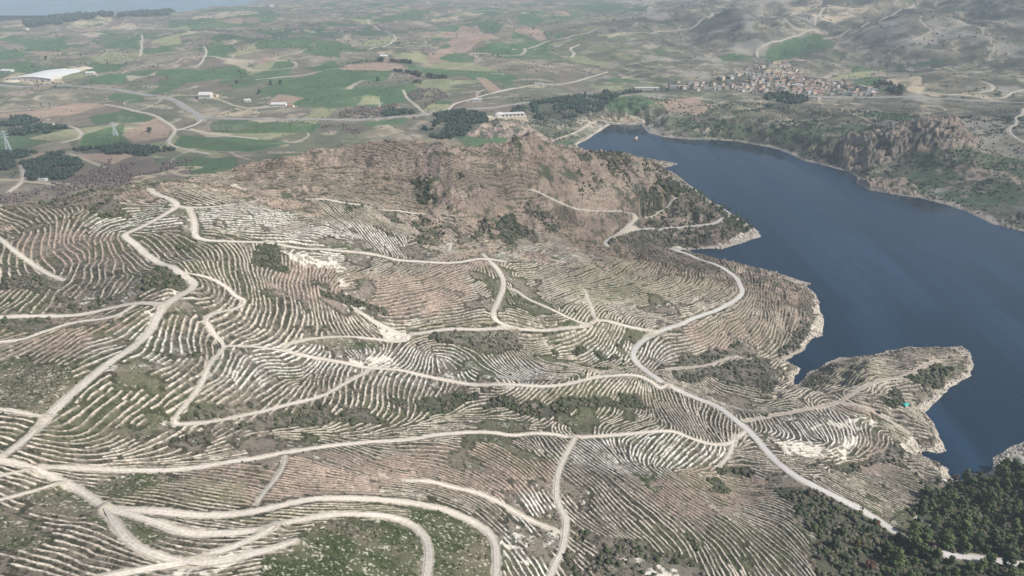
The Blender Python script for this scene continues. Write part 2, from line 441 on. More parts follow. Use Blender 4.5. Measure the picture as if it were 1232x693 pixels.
def resample(P, step):
    L = np.r_[0, np.cumsum(np.hypot(*(P[1:] - P[:-1]).T))]
    n = max(2, int(L[-1] / step) + 1); s = np.linspace(0, L[-1], n)
    return np.c_[np.interp(s, L, P[:, 0]), np.interp(s, L, P[:, 1])]
road_data = []
for nm, wd, kd, px in ROADS:
    W = smooth_line(hits(px), 3)
    far = kd in 'hf'
    W = resample(W, 8.0 if far else 2.0)
    z = base_h(W[:, 0], W[:, 1])
    k = 5 if not far else 3
    zp = np.pad(z, k, mode='edge'); z = np.convolve(zp, np.ones(2 * k + 1) / (2 * k + 1), 'valid')
    z = np.maximum(z, 0.6)
    wd_ = wd * (.55 if kd == 'f' else .9 if far else .67 * min(1, max(.66, np.hypot(*W.T).mean() / 430)))
    road_data.append((nm, wd_, kd, W, z))

# ------------------------------------------------------------------ ground zones traced on the photo
a00, a30, a61, a92 = (0, 0), (308, 0), (616, 0), (922, 0)
SCRUB = [  # unterraced patches: (origin, kind, polygon in 4x crop pixels); kinds: g green, d dark shrub, s scrub, r red rock, w wood, n bare woodland
((0,343),'g',[(0,370),(60,340),(130,350),(300,400),(340,480),(300,600),(200,620),(0,590),(-200,590),(-200,380)]),
((0,343),'s',[(210,130),(300,60),(600,40),(640,85),(500,110),(350,140)]),
((0,343),'s',[(0,170),(330,150),(300,190),(120,250),(0,260),(-200,260),(-200,170)]),
((0,343),'s',[(480,430),(540,450),(480,500),(400,570),(350,560),(370,510)]),
((0,343),'s',[(880,560),(1060,550),(1228,560),(1228,620),(1050,640),(900,655),(830,650)]),
((0,343),'d',[(700,310),(850,330),(980,345),(960,365),(780,340)]),
((0,518),'g',[(-200,380),(0,380),(190,470),(200,520),(140,570),(0,560),(-200,560)]),
((0,518),'g',[(150,310),(280,260),(400,310),(440,370),(380,400),(280,400),(180,380)]),
((0,518),'g',[(480,260),(620,200),(800,200),(800,240),(700,280),(530,340),(450,290)]),
((0,518),'g',[(380,400),(480,400),(560,500),(600,550),(500,470)]),
((0,518),'g',[(550,410),(800,480),(700,540),(620,490)]),
((0,518),'s',[(180,0),(600,-30),(1000,-10),(1000,60),(800,70),(620,90),(400,60),(230,90),(110,90)]),
((308,343),'s',[(-160,690),(0,640),(300,565),(600,600),(680,600),(640,680),(350,650),(0,693)]),
((308,518),'g',[(190,480),(420,415),(640,430),(740,480),(780,600),(780,800),(0,800),(0,600),(190,550)]),
((308,518),'g',[(680,370),(880,380),(1060,450),(1110,520),(1100,800),(850,800),(840,560),(790,460),(700,410)]),
((308,343),'s',[(760,240),(900,225),(1228,225),(1260,280),(1228,320),(1100,320),(900,290)]),
((308,343),'g',[(170,280),(380,255),(560,270),(610,290),(500,300),(180,300)]),
((308,343),'d',[(300,10),(440,50),(520,60),(650,150),(700,210),(600,180),(430,100),(340,50)]),
((308,170),'d',[(0,500),(110,490),(150,570),(300,640),(430,693),(300,693),(130,620),(0,580)]),
((308,343),'d',[(640,560),(800,540),(960,500),(1228,540),(1228,600),(960,570),(880,610),(700,600)]),
((616,343),'d',[(100,330),(220,310),(330,310),(450,350),(530,340),(480,380),(370,410),(250,390),(120,370)]),
((616,343),'d',[(0,560),(230,550),(460,545),(650,510),(680,580),(450,590),(300,590),(120,640),(0,600)]),
((616,343),'s',[(750,400),(900,385),(1228,365),(1260,450),(1228,530),(1100,480),(960,450),(820,460),(750,440)]),
((616,343),'s',[(610,310),(800,285),(860,330),(1100,270),(1228,300),(1228,360),(1000,350),(850,380),(760,390),(680,380)]),
((616,343),'d',[(650,255),(760,235),(760,280),(690,300)]),
((616,343),'s',[(560,210),(660,230),(560,280),(530,330),(480,300)]),
((922,343),'s',[(-30,380),(60,380),(150,395),(160,430),(130,480),(120,540),(-30,540)]),
((922,343),'s',[(130,480),(270,390),(420,350),(330,390),(150,520)]),
((922,343),'d',[(500,510),(600,480),(740,400),(880,370),(900,410),(830,470),(740,530),(690,590),(590,590)]),
((922,343),'s',[(150,180),(250,190),(200,270),(120,330),(0,370),(0,310),(120,270)]),
((922,518),'s',[(130,150),(350,170),(500,130),(700,60),(830,90),(860,160),(870,220),(850,260),(760,300),(700,200),(560,150),(420,190),(160,180)]),
((922,518),'d',[(640,500),(720,480),(700,400),(740,320),(850,290),(940,240),(1080,215),(1130,150),(1400,150),(1400,700),(860,590),(760,560)]),
((922,518),'d',[(40,270),(180,270),(350,330),(480,410),(600,500),(760,580),(860,610),(1300,650),(1300,900),(280,900),(230,560),(240,500),(140,370),(50,290)]),
((616,518),'d',[(1070,100),(1228,170),(1228,200),(1060,200),(1010,290),(930,300),(940,220),(1060,150)]),
((616,518),'s',[(290,440),(450,520),(700,555),(850,500),(920,560),(930,800),(250,800),(270,560)]),
((616,518),'g',[(60,390),(210,385),(235,440),(215,470)]),
((616,518),'g',[(580,200),(660,200),(640,240),(590,245)]),
((616,518),'g',[(600,260),(720,260),(730,290),(640,280)]),
((0,170),'s',[(-200,260),(0,290),(200,280),(350,262),(530,250),(560,300),(600,350),(500,355),(340,320),(130,310),(0,315),(-200,315)]),
((0,170),'d',[(850,480),(1000,490),(980,515),(850,500)]),
((0,170),'s',[(-200,580),(60,600),(250,660),(340,693),(180,720),(-200,690)]),
((0,170),'d',[(700,640),(780,600),(860,640),(900,690),(880,740),(700,760),(640,720)]),
((308,170),'d',[(720,170),(830,190),(870,290),(760,290),(720,220)]),
((308,170),'d',[(860,320),(1080,380),(1140,400),(1000,395),(860,345)]),
((308,170),'d',[(1140,370),(1228,350),(1260,420),(1228,490),(1180,500),(1140,420)]),
((308,170),'d',[(880,110),(980,110),(990,180),(940,170)]),
((308,170),'s',[(430,300),(700,340),(800,360),(1120,440),(1150,480),(960,480),(860,500),(700,480),(560,400),(430,330)]),
((616,170),'s',[(340,10),(520,20),(640,50),(700,100),(760,190),(620,230),(480,220),(330,260),(290,200),(330,80)]),
((616,170),'s',[(-160,250),(80,270),(140,330),(240,370),(200,430),(100,480),(0,450),(-150,420)]),
((616,170),'s',[(590,220),(770,190),(900,250),(1020,300),(1130,380),(1170,440),(1060,470),(760,500),(500,480),(440,490),(560,410),(650,370),(590,300)]),
((616,170),'d',[(620,230),(760,195),(880,235),(1020,290),(1140,380),(1160,430),(1060,460),(970,440),(1050,370),(980,330),(800,270),(660,340),(600,300)]),
((616,0),'s',[(-60,620),(0,590),(60,580),(150,620),(260,690),(200,720),(0,680)]),
]
TERRACE_AREA = [(-120,262),(0,252),(130,241),(180,229),(230,212),(310,186),(350,181),(470,168),(560,170),(640,168),(690,182),(740,192),(760,230),(780,262),(740,290),(790,296),(840,308),(900,322),(945,335),(985,370),(960,425),(955,462),(1010,435),(1090,420),(1165,430),(1120,490),(1125,530),(1130,570),(1110,600),(1070,625),(990,590),(940,590),(985,693),(985,800),(-120,800)]
# guide strokes along the rows
GUIDES = [((0,170),[(110,320,155,400),(150,320,180,400),(200,320,230,420),(270,330,250,430),(330,330,310,440),(400,350,350,450),(440,370,390,460),(100,420,130,520),(200,440,200,580),(300,470,290,600),(370,470,340,640),(480,470,510,560),(550,480,600,560),(620,500,680,580),(560,250,650,290),(700,250,790,300),(790,300,700,340),(700,340,600,365),(430,380,560,360),(690,420,830,370),(960,350,1228,400),(960,440,1050,455),(700,480,740,540),(800,490,850,545),(900,500,970,550),(900,580,920,620),(1050,580,1090,640),(1150,580,1190,660),(750,250,850,260),(900,200,1100,210),(1050,120,1200,150)]),
((308,170),[(250,290,330,330),(400,370,470,420),(520,440,600,510),(50,350,250,380),(100,430,350,470),(700,690,900,600),(880,660,1050,600),(450,640,700,570),(1080,580,1150,660),(10,600,30,690),(100,600,130,690),(200,640,230,690),(100,100,300,100),(500,80,700,90),(900,60,1100,60),(900,250,1150,230),(250,210,420,240),(650,340,850,420),(830,400,900,460),(500,180,680,220),(100,200,250,180),(950,180,1200,180),(880,520,1100,510)]),
((616,170),[(200,600,500,560),(0,580,200,540),(230,440,400,420),(150,640,400,600),(700,520,780,580),(780,580,720,650),(850,560,880,620),(960,600,1000,680),(420,640,600,600),(500,680,700,640),(1090,620,1130,690),(1200,640,1220,690),(400,300,600,310),(470,370,580,380),(640,540,600,610),(0,60,200,60),(0,200,100,230),(50,150,250,160),(0,480,200,470)]),
((0,343),[(0,110,150,40),(80,120,240,20),(200,100,310,10),(130,330,350,210),(210,370,600,220),(330,390,540,320),(350,230,600,120),(480,180,640,100),(850,180,880,290),(760,180,790,300),(950,200,960,280),(880,80,960,110),(780,330,940,370),(880,350,940,400),(640,400,740,370),(700,480,930,400),(760,500,940,460),(400,620,480,520),(500,600,600,500),(620,650,750,520),(700,670,850,540),(1000,500,1100,400),(1100,480,1200,400),(1080,370,1180,410),(1180,410,1228,520),(1000,560,1120,450),(1050,190,1228,170),(1100,170,1228,100),(0,640,150,660)]),
((308,343),[(20,50,30,150),(100,40,110,160),(200,50,230,150),(300,90,360,180),(380,110,450,200),(450,120,560,220),(520,160,640,250),(0,250,150,200),(50,250,200,170),(180,370,280,330),(270,310,330,340),(0,400,100,420),(30,440,200,480),(0,560,100,480),(340,570,410,470),(400,590,430,470),(480,580,500,470),(540,470,580,590),(620,590,760,480),(700,560,850,430),(850,560,900,470),(680,340,760,300),(760,300,900,300),(700,390,740,320),(800,400,780,320),(930,380,870,350),(1000,440,930,380),(1050,450,950,340),(1150,470,1040,400),(1200,450,1100,340),(1000,310,1228,380),(1060,520,1130,480),(800,640,1000,620),(1000,620,1228,640),(350,690,600,650),(450,60,700,0),(560,160,900,30),(700,200,1100,90),(900,180,1180,150)]),
((616,343),[(130,310,300,260),(300,290,380,200),(430,200,450,290),(500,200,500,280),(550,220,500,310),(30,60,100,130),(400,80,600,90),(600,110,800,90),(850,80,1000,20),(400,30,600,20),(950,200,1080,120),(1050,230,1150,120),(1180,180,1190,50),(800,270,950,260),(30,370,120,450),(100,400,350,440),(350,420,550,390),(30,560,80,500),(150,530,190,490),(250,550,290,480),(380,550,390,460),(450,560,480,450),(520,560,560,440),(250,640,400,600),(620,610,700,590),(700,590,740,640),(740,590,760,670),(840,600,850,660),(960,600,960,660),(880,480,1100,560),(1000,480,1228,600),(20,130,200,160),(220,60,350,40)]),
((922,343),[(20,30,30,200),(60,40,60,220),(130,90,130,200),(0,270,100,230),(130,520,330,400),(330,400,700,370),(400,430,620,410),(200,560,450,510),(390,560,500,480),(440,530,500,580),(0,570,250,570),(250,590,330,680),(370,590,420,660),(450,590,520,620),(50,640,60,690),(150,610,220,690),(620,620,750,680)]),
((0,518),[(300,100,600,140),(600,170,800,100),(850,160,1228,60),(30,230,250,260),(300,190,560,230),(450,240,650,200),(800,200,1228,300),(650,300,1100,380),(800,260,1200,330),(700,390,1228,460),(160,430,240,500),(260,500,500,520),(500,530,680,600),(200,600,550,650),(0,620,400,690),(800,560,1228,510),(1000,650,1228,600),(0,330,200,420)]),
((308,518),[(0,60,300,20),(300,110,360,120),(360,120,400,150),(150,180,600,170),(600,120,900,110),(900,80,1100,60),(250,240,900,190),(900,200,1228,300),(1000,230,1228,330),(850,300,1100,400),(1100,400,1200,480),(50,440,400,360),(1000,60,1228,150),(400,360,700,360),(0,550,190,500)]),
((616,518),[(30,110,180,260),(0,230,180,330),(0,290,150,380),(150,120,200,80),(310,60,380,130),(290,120,480,210),(270,220,400,310),(430,50,460,120),(540,110,640,40),(600,130,700,60),(700,130,800,50),(830,110,870,60),(680,160,900,180),(520,230,580,270),(700,250,780,370),(650,290,750,390),(330,370,500,510),(430,370,640,540),(560,340,740,500),(620,310,760,420),(820,230,1000,350),(880,260,1080,330),(800,330,950,480),(760,400,900,490),(1050,220,1228,230),(1000,300,1228,330),(1080,400,1228,420),(920,540,935,690),(990,540,1000,690),(1040,560,1050,690),(1080,540,1180,660),(320,420,460,540),(60,440,130,690),(100,440,190,600),(310,500,400,590)]),
((922,518),[(0,260,150,390),(20,300,240,500),(0,380,180,600),(0,420,130,640),(180,540,190,690),(230,590,240,690),(0,70,150,60),(80,0,300,40),(250,100,450,30),(260,230,400,180),(450,250,560,290),(380,250,540,330),(540,180,700,200),(600,230,750,290),(590,290,700,350)])]
# soil tints: (kind, cu, cv, ru, rv): w white marl, p pink-brown, t tan, o olive
TINTS = [('w',490,440,150,22),('w',400,290,80,20),('w',230,262,130,16),('w',600,445,60,14),('w',770,545,110,22),('w',990,520,70,22),('w',170,420,70,25),('w',640,640,40,50),('w',330,430,60,20),('w',760,425,60,14),('w',160,270,60,14),('w',300,450,60,20),('w',660,305,70,10),
('p',480,355,90,28),('p',560,320,50,16),('p',380,340,60,22),('p',70,400,80,22),('p',560,570,110,30),('p',350,575,120,28),('p',850,590,80,30),('p',480,185,130,22),('p',640,235,60,20),('p',560,200,100,34),('p',590,270,40,22),('p',330,200,60,16),('p',880,400,60,20),('p',1070,560,30,14),('p',80,300,80,22),('p',700,180,40,12),('p',650,270,40,14),('p',1040,500,30,10),
('o',760,340,90,26),('o',400,620,140,16),('o',560,400,80,14),('o',200,590,110,20),('o',1020,450,60,14),('o',720,480,100,14),('o',850,340,40,22)]
WHITES = [((616,518),[(700,650),(860,670),(880,720),(690,720)]),((616,518),[(470,600),(600,600),(680,640),(560,620)]),((616,518),[(-40,540),(60,560),(80,620),(60,660),(-40,640)]),((922,518),[(700,400),(760,405),(800,430),(790,470),(720,450)]),
((922,518),[(1228,50),(1160,75),(1080,130),(1070,190),(985,205),(1000,225),(1085,225),(1110,150),(1180,160),(1300,150),(1300,40)]),((922,518),[(640,60),(700,30),(740,80),(840,70),(850,100),(760,112),(680,100)]),((922,518),[(830,175),(850,170),(875,210),(870,250),(850,245)]),
((922,343),[(215,110),(250,90),(255,130),(220,135)]),((922,343),[(240,150),(275,160),(270,240),(200,250),(180,290),(155,280),(200,230)]),((922,343),[(110,420),(160,390),(165,410),(130,440)]),((922,343),[(720,575),(900,455),(985,395),(985,420),(900,480),(790,590),(740,600)]),
((616,170),[(760,500),(1000,485),(1100,440),(1160,400),(1195,455),(1080,495),(1000,520),(800,520)]),((308,343),[(460,100),(520,110),(700,210),(740,240),(720,280),(640,280),(560,180)]),((0,343),[(690,110),(740,130),(740,200),(650,290),(570,330),(600,290),(680,220)]),((0,343),[(700,80),(790,50),(900,20),(800,90),(740,100)]),
((922,343),[(200,690),(300,640),(520,620),(540,650),(440,690)]),((922,518),[(50,60),(200,50),(320,100),(400,20),(440,40),(360,150),(200,120),(90,120)]),((308,170),[(120,520),(250,540),(400,560),(470,693),(400,693),(370,600),(200,600)]),
((0,170),[(1080,200),(1120,200),(1180,240),(1120,245)]),((308,343),[(390,370),(470,335),(620,335),(660,350),(680,400),(560,400),(430,385)]),((616,518),[(600,660),(660,640),(700,680),(640,700)]),
((0,518),[(700,560),(900,600),(1000,600),(1228,540),(1228,600),(1000,693),(800,693),(780,650)])]
FIELDS = [
('G',a30,[(0,430),(330,340),(650,335),(640,360),(480,390),(400,430),(350,500),(180,510)]),('P',a30,[(400,335),(440,305),(560,298),(700,310),(700,335)]),('G',a30,[(730,310),(900,330),(990,365),(910,375),(720,330)]),
('P',a30,[(820,260),(930,220),(860,165),(980,120),(1060,130),(1140,175),(1020,240),(860,280)]),('G',a30,[(870,280),(950,245),(1000,260),(900,290)]),('G',a30,[(300,480),(430,420),(600,425),(480,510),(330,515)]),
('Y',a30,[(480,505),(520,455),(590,460),(580,500)]),('G',a30,[(595,455),(700,455),(705,490),(590,490)]),('P',a30,[(50,495),(110,455),(230,465),(170,500)]),('G',a30,[(0,585),(320,590),(270,630),(0,640)]),
('G',a30,[(820,490),(870,475),(940,485),(930,500)]),('Y',a30,[(795,520),(820,495),(920,500),(900,535)]),('P',a30,[(1045,370),(1090,370),(1170,430),(1110,440)]),('G',a30,[(1130,350),(1228,360),(1228,400),(1190,420)]),
('D',a30,[(740,570),(900,535),(1100,545),(1100,585),(900,600)]),('D',a30,[(745,620),(850,600),(1040,600),(1000,650),(880,670),(790,640)]),('D',a30,[(600,545),(650,520),(770,505),(780,540),(600,560)]),
('B',a30,[(390,560),(400,520),(650,500),(700,500),(580,560)]),('G',a30,[(235,330),(300,312),(400,315),(330,340)]),('P',a30,[(0,290),(50,265),(90,285),(20,315)]),
('G',a30,[(220,250),(300,200),(400,220),(400,280)]),('G',a30,[(0,200),(120,185),(260,180),(260,230),(0,235)]),('G',a30,[(80,150),(170,145),(150,175),(80,178)]),('G',a30,[(460,150),(540,130),(640,160),(600,170),(480,165)]),
('Y',a30,[(500,210),(640,170),(650,200),(560,225)]),('G',a30,[(1050,110),(1110,95),(1180,115),(1140,160),(1070,140)]),('G',a30,[(1075,235),(1130,200),(1228,205),(1228,235)]),('T',a30,[(840,100),(880,80),(970,80),(950,100)]),
('G',a30,[(550,100),(650,70),(800,60),(790,95),(620,105)]),('Y',a30,[(640,260),(800,260),(820,300),(700,290)]),('G',a30,[(830,190),(880,175),(930,185),(920,200)]),('T',a30,[(370,185),(440,165),(500,200),(430,210)]),
('B',a30,[(310,600),(500,590),(600,610),(480,640),(310,625)]),('B',a30,[(720,440),(850,410),(920,460),(860,490),(790,520)]),('G',a30,[(530,385),(600,355),(640,365),(590,390)]),
('G',a30,[(500,590),(600,570),(730,565),(700,590),(540,600)]),
('G',a61,[(0,200),(100,190),(190,205),(150,225),(0,235)]),('G',a61,[(0,155),(60,150),(100,180),(0,185)]),('P',a61,[(10,150),(60,125),(130,140),(170,190),(130,195)]),('G',a61,[(200,170),(225,160),(240,180),(210,188)]),
('G',a61,[(20,70),(90,60),(160,100),(100,125),(30,110)]),('G',a61,[(260,30),(500,15),(650,30),(640,60),(400,50)]),('G',a61,[(450,395),(480,370),(600,380),(610,400)]),('G',a61,[(440,510),(500,460),(590,455),(690,495),(620,520),(500,530)]),
('G',a61,[(980,270),(1060,250),(1150,280),(1000,295)]),('K',a61,[(660,570),(800,560),(1100,600),(1150,650),(860,660),(700,620)]),('D',a61,[(90,490),(370,440),(560,420),(800,430),(820,445),(620,440),(520,450),(430,520),(300,560),(180,580),(100,560)]),
('D',a61,[(0,500),(60,510),(60,540),(0,545)]),('T',a61,[(420,540),(540,540),(630,580),(540,575),(430,560)]),('P',a61,[(720,480),(860,460),(960,500),(900,550),(740,530)]),
('G',a92,[(80,190),(230,160),(330,200),(320,230),(150,260),(0,300),(0,240),(60,215)]),('G',a92,[(430,310),(700,300),(880,280),(860,300),(640,325),(480,345),(400,345)]),('Y',a92,[(420,345),(500,340),(500,370),(310,375)]),
('G',a92,[(380,415),(450,370),(560,370),(500,410)]),('G',a92,[(450,550),(560,535),(640,545),(770,580),(680,590),(560,560)]),('D',a92,[(0,450),(130,445),(220,470),(130,505),(0,510)]),('D',a92,[(510,400),(560,390),(660,420),(640,455),(540,445)]),
('K',a92,[(0,600),(200,570),(520,590),(560,610),(300,670),(0,650)]),('T',a92,[(570,380),(680,360),(760,420),(740,450),(680,430)]),('T',a92,[(760,440),(1000,445),(1120,480),(1000,470),(780,455)]),('T',a92,[(0,330),(90,280),(110,330),(180,340),(0,380)]),
('T',a92,[(880,240),(880,200),(910,195),(915,235)]),('T',a92,[(60,60),(240,0),(270,0),(260,90),(300,20),(520,20),(440,70),(270,100)]),
('K',(1020,130,.1732),[(400,330),(700,320),(900,280),(1224,350),(1400,450),(1400,693),(900,680),(600,620),(520,600),(380,500),(400,430)]),
('G',(0,0,1),[(205,177),(217,162),(278,166),(330,168),(350,172),(300,182),(255,181),(215,178)]),('G',a00,[(1000,600),(1050,575),(1228,580),(1228,640),(1020,630)]),('T',a00,[(1020,550),(1120,515),(1228,525),(1228,560)]),
('G',a00,[(410,380),(520,350),(610,350),(590,400),(480,395)]),('G',a00,[(760,360),(850,325),(1150,340),(1100,375),(900,380)]),('G',a00,[(380,350),(440,290),(610,300),(560,340)]),('G',a00,[(800,95),(980,95),(940,135),(800,130)]),
('G',a00,[(100,200),(300,180),(330,230),(280,250),(110,220)]),('G',a00,[(590,220),(620,180),(670,180),(660,240)]),('G',a00,[(1000,190),(1040,160),(1150,170),(1100,195)]),('G',a00,[(0,220),(90,240),(130,280),(0,290)]),
('G',a00,[(420,560),(600,520),(740,570),(450,590)]),('P',a00,[(580,640),(680,580),(760,560),(820,600),(800,650),(640,680)]),('P',a00,[(0,540),(230,520),(350,490),(520,500),(300,550),(150,570),(0,560)]),
('G',a00,[(400,640),(600,590),(580,640),(620,693),(380,693)]),('D',a00,[(0,570),(110,555),(190,575),(80,600),(0,600)]),('D',a00,[(50,620),(180,595),(330,610),(300,630),(120,650),(50,650)]),('T',a00,[(180,590),(240,565),(280,600)]),
('T',a00,[(520,130),(630,110),(760,130),(700,140)]),('T',a00,[(330,110),(420,60),(540,95),(520,112),(360,128)]),('T',a00,[(540,80),(570,60),(650,60),(600,85)]),('T',a00,[(900,85),(1050,60),(1228,50),(1228,65),(1050,90)]),
('D',a00,[(110,110),(240,95),(310,115),(130,130)]),('D',a00,[(240,95),(270,65),(400,65),(470,100),(330,105)]),('D',a00,[(450,60),(530,35),(540,80),(490,85)]),('D',a00,[(640,30),(700,20),(830,45),(800,75),(640,80),(560,100),(660,60)]),
('T',a00,[(0,130),(110,110),(110,130)]),('T',a00,[(290,340),(330,320),(420,318),(400,345)]),('T',a00,[(10,390),(60,350),(280,340),(300,400),(120,400)]),('Y',a00,[(730,190),(850,165),(870,210),(790,220)]),
('D',(0,170),[(-200,60),(0,60),(90,45),(350,60),(400,120),(330,180),(230,190),(130,190),(115,120),(80,110),(40,140),(-200,140)]),('D',(0,170),[(350,40),(600,20),(980,60),(960,80),(640,70),(400,60)]),
('B',(0,170),[(200,230),(560,80),(760,90),(940,90),(640,170),(560,225),(540,255),(300,265),(0,300),(-200,300),(-200,260),(0,255)]),('P',(0,170),[(150,60),(220,50),(230,80),(170,85)]),('P',(0,170),[(370,60),(560,55),(640,70),(540,110),(420,90)]),
('T',(0,170),[(560,210),(700,150),(850,120),(960,120),(800,160),(650,200)]),
]
ROCKS = [((1020,130,.1732),[(-60,230),(0,200),(200,170),(400,120),(600,75),(760,85),(830,180),(940,210),(880,270),(700,300),(500,320),(350,330),(200,400),(100,440),(0,430),(-60,380)],10.0),
((1020,130,.1732),[(50,520),(130,480),(400,490),(510,560),(480,620),(250,590),(80,550)],7.0),((1020,130,.1732),[(730,430),(860,370),(990,450),(980,490),(820,560),(670,570),(760,530),(850,480),(760,460)],3.0),
((1020,130,.1732),[(1090,480),(1224,500),(1224,540),(1130,530)],3.0),
((616,170,ZS),[(340,20),(480,20),(640,60),(690,100),(760,190),(620,215),(480,200),(420,160),(330,90)],7.0),((616,170,ZS),[(0,10),(120,0),(280,20),(330,90),(200,110),(60,70)],5.0),((616,170,ZS),[(210,210),(300,220),(310,270),(240,260)],4.0),
((616,170,ZS),[(690,90),(780,95),(795,110),(740,120),(690,110)],3.0),((560,100,.1948),[(0,330),(100,260),(220,220),(330,240),(450,310),(560,360),(400,350),(300,340),(150,350)],6.0),((616,170,ZS),[(100,340),(240,380),(200,430),(110,440)],3.0),
((308,170,ZS),[(880,240),(1000,230),(1228,300),(1228,360),(1100,390),(960,330)],4.0)]
def zpoly(org, pts):
    s = org[2] if len(org) > 2 else ZS
    return hits(C(org[0], org[1], pts, s))

# ------------------------------------------------------------------ terrace rows: evenly spaced lines along the guides
RX0, RX1, RY0, RY1, RS = -760, 760, 60, 1130, 2.0
gx = np.arange(RX0, RX1, RS); gy = np.arange(RY0, RY1, RS)
WX, WY = np.meshgrid(gx, gy, indexing='ij')
allowed = in_poly(WX + (fbm(WX, WY, 14, 2, 77) - .5) * 8, WY, hits(TERRACE_AREA))
nzx = (fbm(WX, WY, 16, 3, 60, .7) - .5) * 12; nzy = (fbm(WX, WY, 16, 3, 65, .7) - .5) * 12
SCN = fbm(WX, WY, 26, 3, 430, .6) > .46
for org, kd, pts in SCRUB:
    ex = in_poly(WX + nzx, WY + nzy, zpoly(org, pts))
    if kd != 'g' and max(p[0] for p in pts) < 1250: ex &= SCN
    allowed &= ~ex
allowed &= ~in_poly(WX, WY, LAKE)
shore = base_h(WX, WY, SHORE0); allowed &= shore > 9
allowed &= np.hypot(WX, WY) < 980
allowed &= ~((fbm(WX, WY, 34, 3, 180, .6) < .29) | (fbm(WX, WY, 15, 2, 190, .6) < .15))
# roads keep the rows apart
rm = np.zeros(allowed.shape, bool)
for nm, wd, kd, W, z in road_data:
    if kd in 'hf': continue
    for x, y in W:
        i, j = int((x - RX0) / RS), int((y - RY0) / RS); k = int(math.ceil((wd / 2 + .6) / RS))
        if 0 <= i < len(gx) and 0 <= j < len(gy): rm[max(0, i - k + 1):i + k, max(0, j - k + 1):j + k] = True
allowed &= ~rm
# direction tensor
P, A2 = [], []
for org, L in GUIDES:
    for x0, y0, x1, y1 in L:
        p = hits(C(org[0], org[1], [(x0, y0), ((x0 + x1) / 2, (y0 + y1) / 2), (x1, y1)]))
        d = p[2] - p[0]
        if np.hypot(*d) > 160 or np.hypot(*p[1]) > 1000: continue
        a = 2 * math.atan2(d[1], d[0])
        for t in (0, .25, .5, .75, 1):
            P.append(p[0] + d * t); A2.append((math.cos(a), math.sin(a)))
P = np.array(P); A2 = np.array(A2)
cx = WX[::3, ::3].ravel(); cy = WY[::3, ::3].ravel()
T = np.zeros((len(cx), 2)); 
for i in range(0, len(cx), 20000):
    d2 = (cx[i:i + 20000, None] - P[:, 0]) ** 2 + (cy[i:i + 20000, None] - P[:, 1]) ** 2
    wgt = np.exp(-d2 / (2 * 15.0 ** 2)) + 2e-3 / (1 + (d2 / 900) ** 2)
    T[i:i + 20000] = wgt @ A2 / wgt.sum(1)[:, None]
hx = base_h(cx + 6, cy) - base_h(cx - 6, cy); hy = base_h(cx, cy + 6) - base_h(cx, cy - 6)
ca = 2 * np.arctan2(hx, -hy)                       # contour direction
T[:, 0] += .33 * np.cos(ca); T[:, 1] += .33 * np.sin(ca)
wob = (fbm(cx, cy, 38, 3, 90, .6) - .5) * 1.8
ang = np.arctan2(T[:, 1], T[:, 0]) + wob
TA = np.stack([np.cos(ang), np.sin(ang)], -1).reshape(WX[::3, ::3].shape + (2,))
def dirv(x, y, prev):
    fi = (x - RX0) / (3 * RS); fj = (y - RY0) / (3 * RS); i = int(fi); j = int(fj)
    if i < 0 or j < 0 or i >= TA.shape[0] - 1 or j >= TA.shape[1] - 1: return None
    fi -= i; fj -= j
    t = (TA[i, j] * (1 - fi) + TA[i + 1, j] * fi) * (1 - fj) + (TA[i, j + 1] * (1 - fi) + TA[i + 1, j + 1] * fi) * fj
    a = .5 * math.atan2(t[1], t[0]); dx, dy = math.cos(a), math.sin(a)
    if prev is not None and dx * prev[0] + dy * prev[1] < 0: dx, dy = -dx, -dy
    return dx, dy
SPB = [(*hit(u, v), br, amp) for u, v, br, amp in ((60, 310, 110, 1.9), (80, 400, 70, 1.9), (60, 660, 60, .7), (430, 480, 50, .9), (540, 440, 50, .6), (990, 510, 45, .9), (700, 570, 40, .4), (620, 670, 30, 1.0), (880, 660, 40, .6))]
def spacing(x, y):
    r = math.hypot(x, y)
    s = 2.65 - .25 * max(0, min(1, (340 - r) / 80)) + .5 * max(0, min(1, (r - 560) / 200))
    for bx, by, br, amp in SPB:
        d2 = ((x - bx) ** 2 + (y - by) ** 2) / (br * br)
        if d2 < 6: s += amp * math.exp(-d2)
    return s
CELL = 3.0
occ = {}
def near(x, y, lim, own=None):
    ci, cj = int(x // CELL), int(y // CELL); k = int(lim // CELL) + 1; l2 = lim * lim
    for a in range(ci - k, ci + k + 1):
        for b in range(cj - k, cj + k + 1):
            for (px_, py_, lid) in occ.get((a, b), ()):
                if lid != own and (px_ - x) ** 2 + (py_ - y) ** 2 < l2: return True
    return False
def ok(x, y):
    i, j = int((x - RX0) / RS), int((y - RY0) / RS)
    return 0 <= i < allowed.shape[0] and 0 <= j < allowed.shape[1] and allowed[i, j]
rows_ = []
STEP = 1.6
def grow(x, y, lid):
    parts = []
    for sgn in (1, -1):
        d = dirv(x, y, None)
        if d is None: return None
        d = (d[0] * sgn, d[1] * sgn); px_, py_ = x, y; L = []
        mx = rr_.uniform(20, 120)
        n = 0
        while n * STEP < mx:
            nd = dirv(px_, py_, d)
            if nd is None or nd[0] * d[0] + nd[1] * d[1] < .75: break
            d = nd; px_ += d[0] * STEP; py_ += d[1] * STEP; n += 1
            if not ok(px_, py_) or near(px_, py_, .60 * spacing(px_, py_)): break
            L.append((px_, py_))
        parts.append(L)
    line = parts[1][::-1] + [(x, y)] + parts[0]
    return line
rr_ = random.Random(3)
ai, aj = np.nonzero(allowed[::3, ::3])
cand = [(RX0 + 3 * RS * i, RY0 + 3 * RS * j) for i, j in zip(ai, aj)]
rr_.shuffle(cand)
from collections import deque
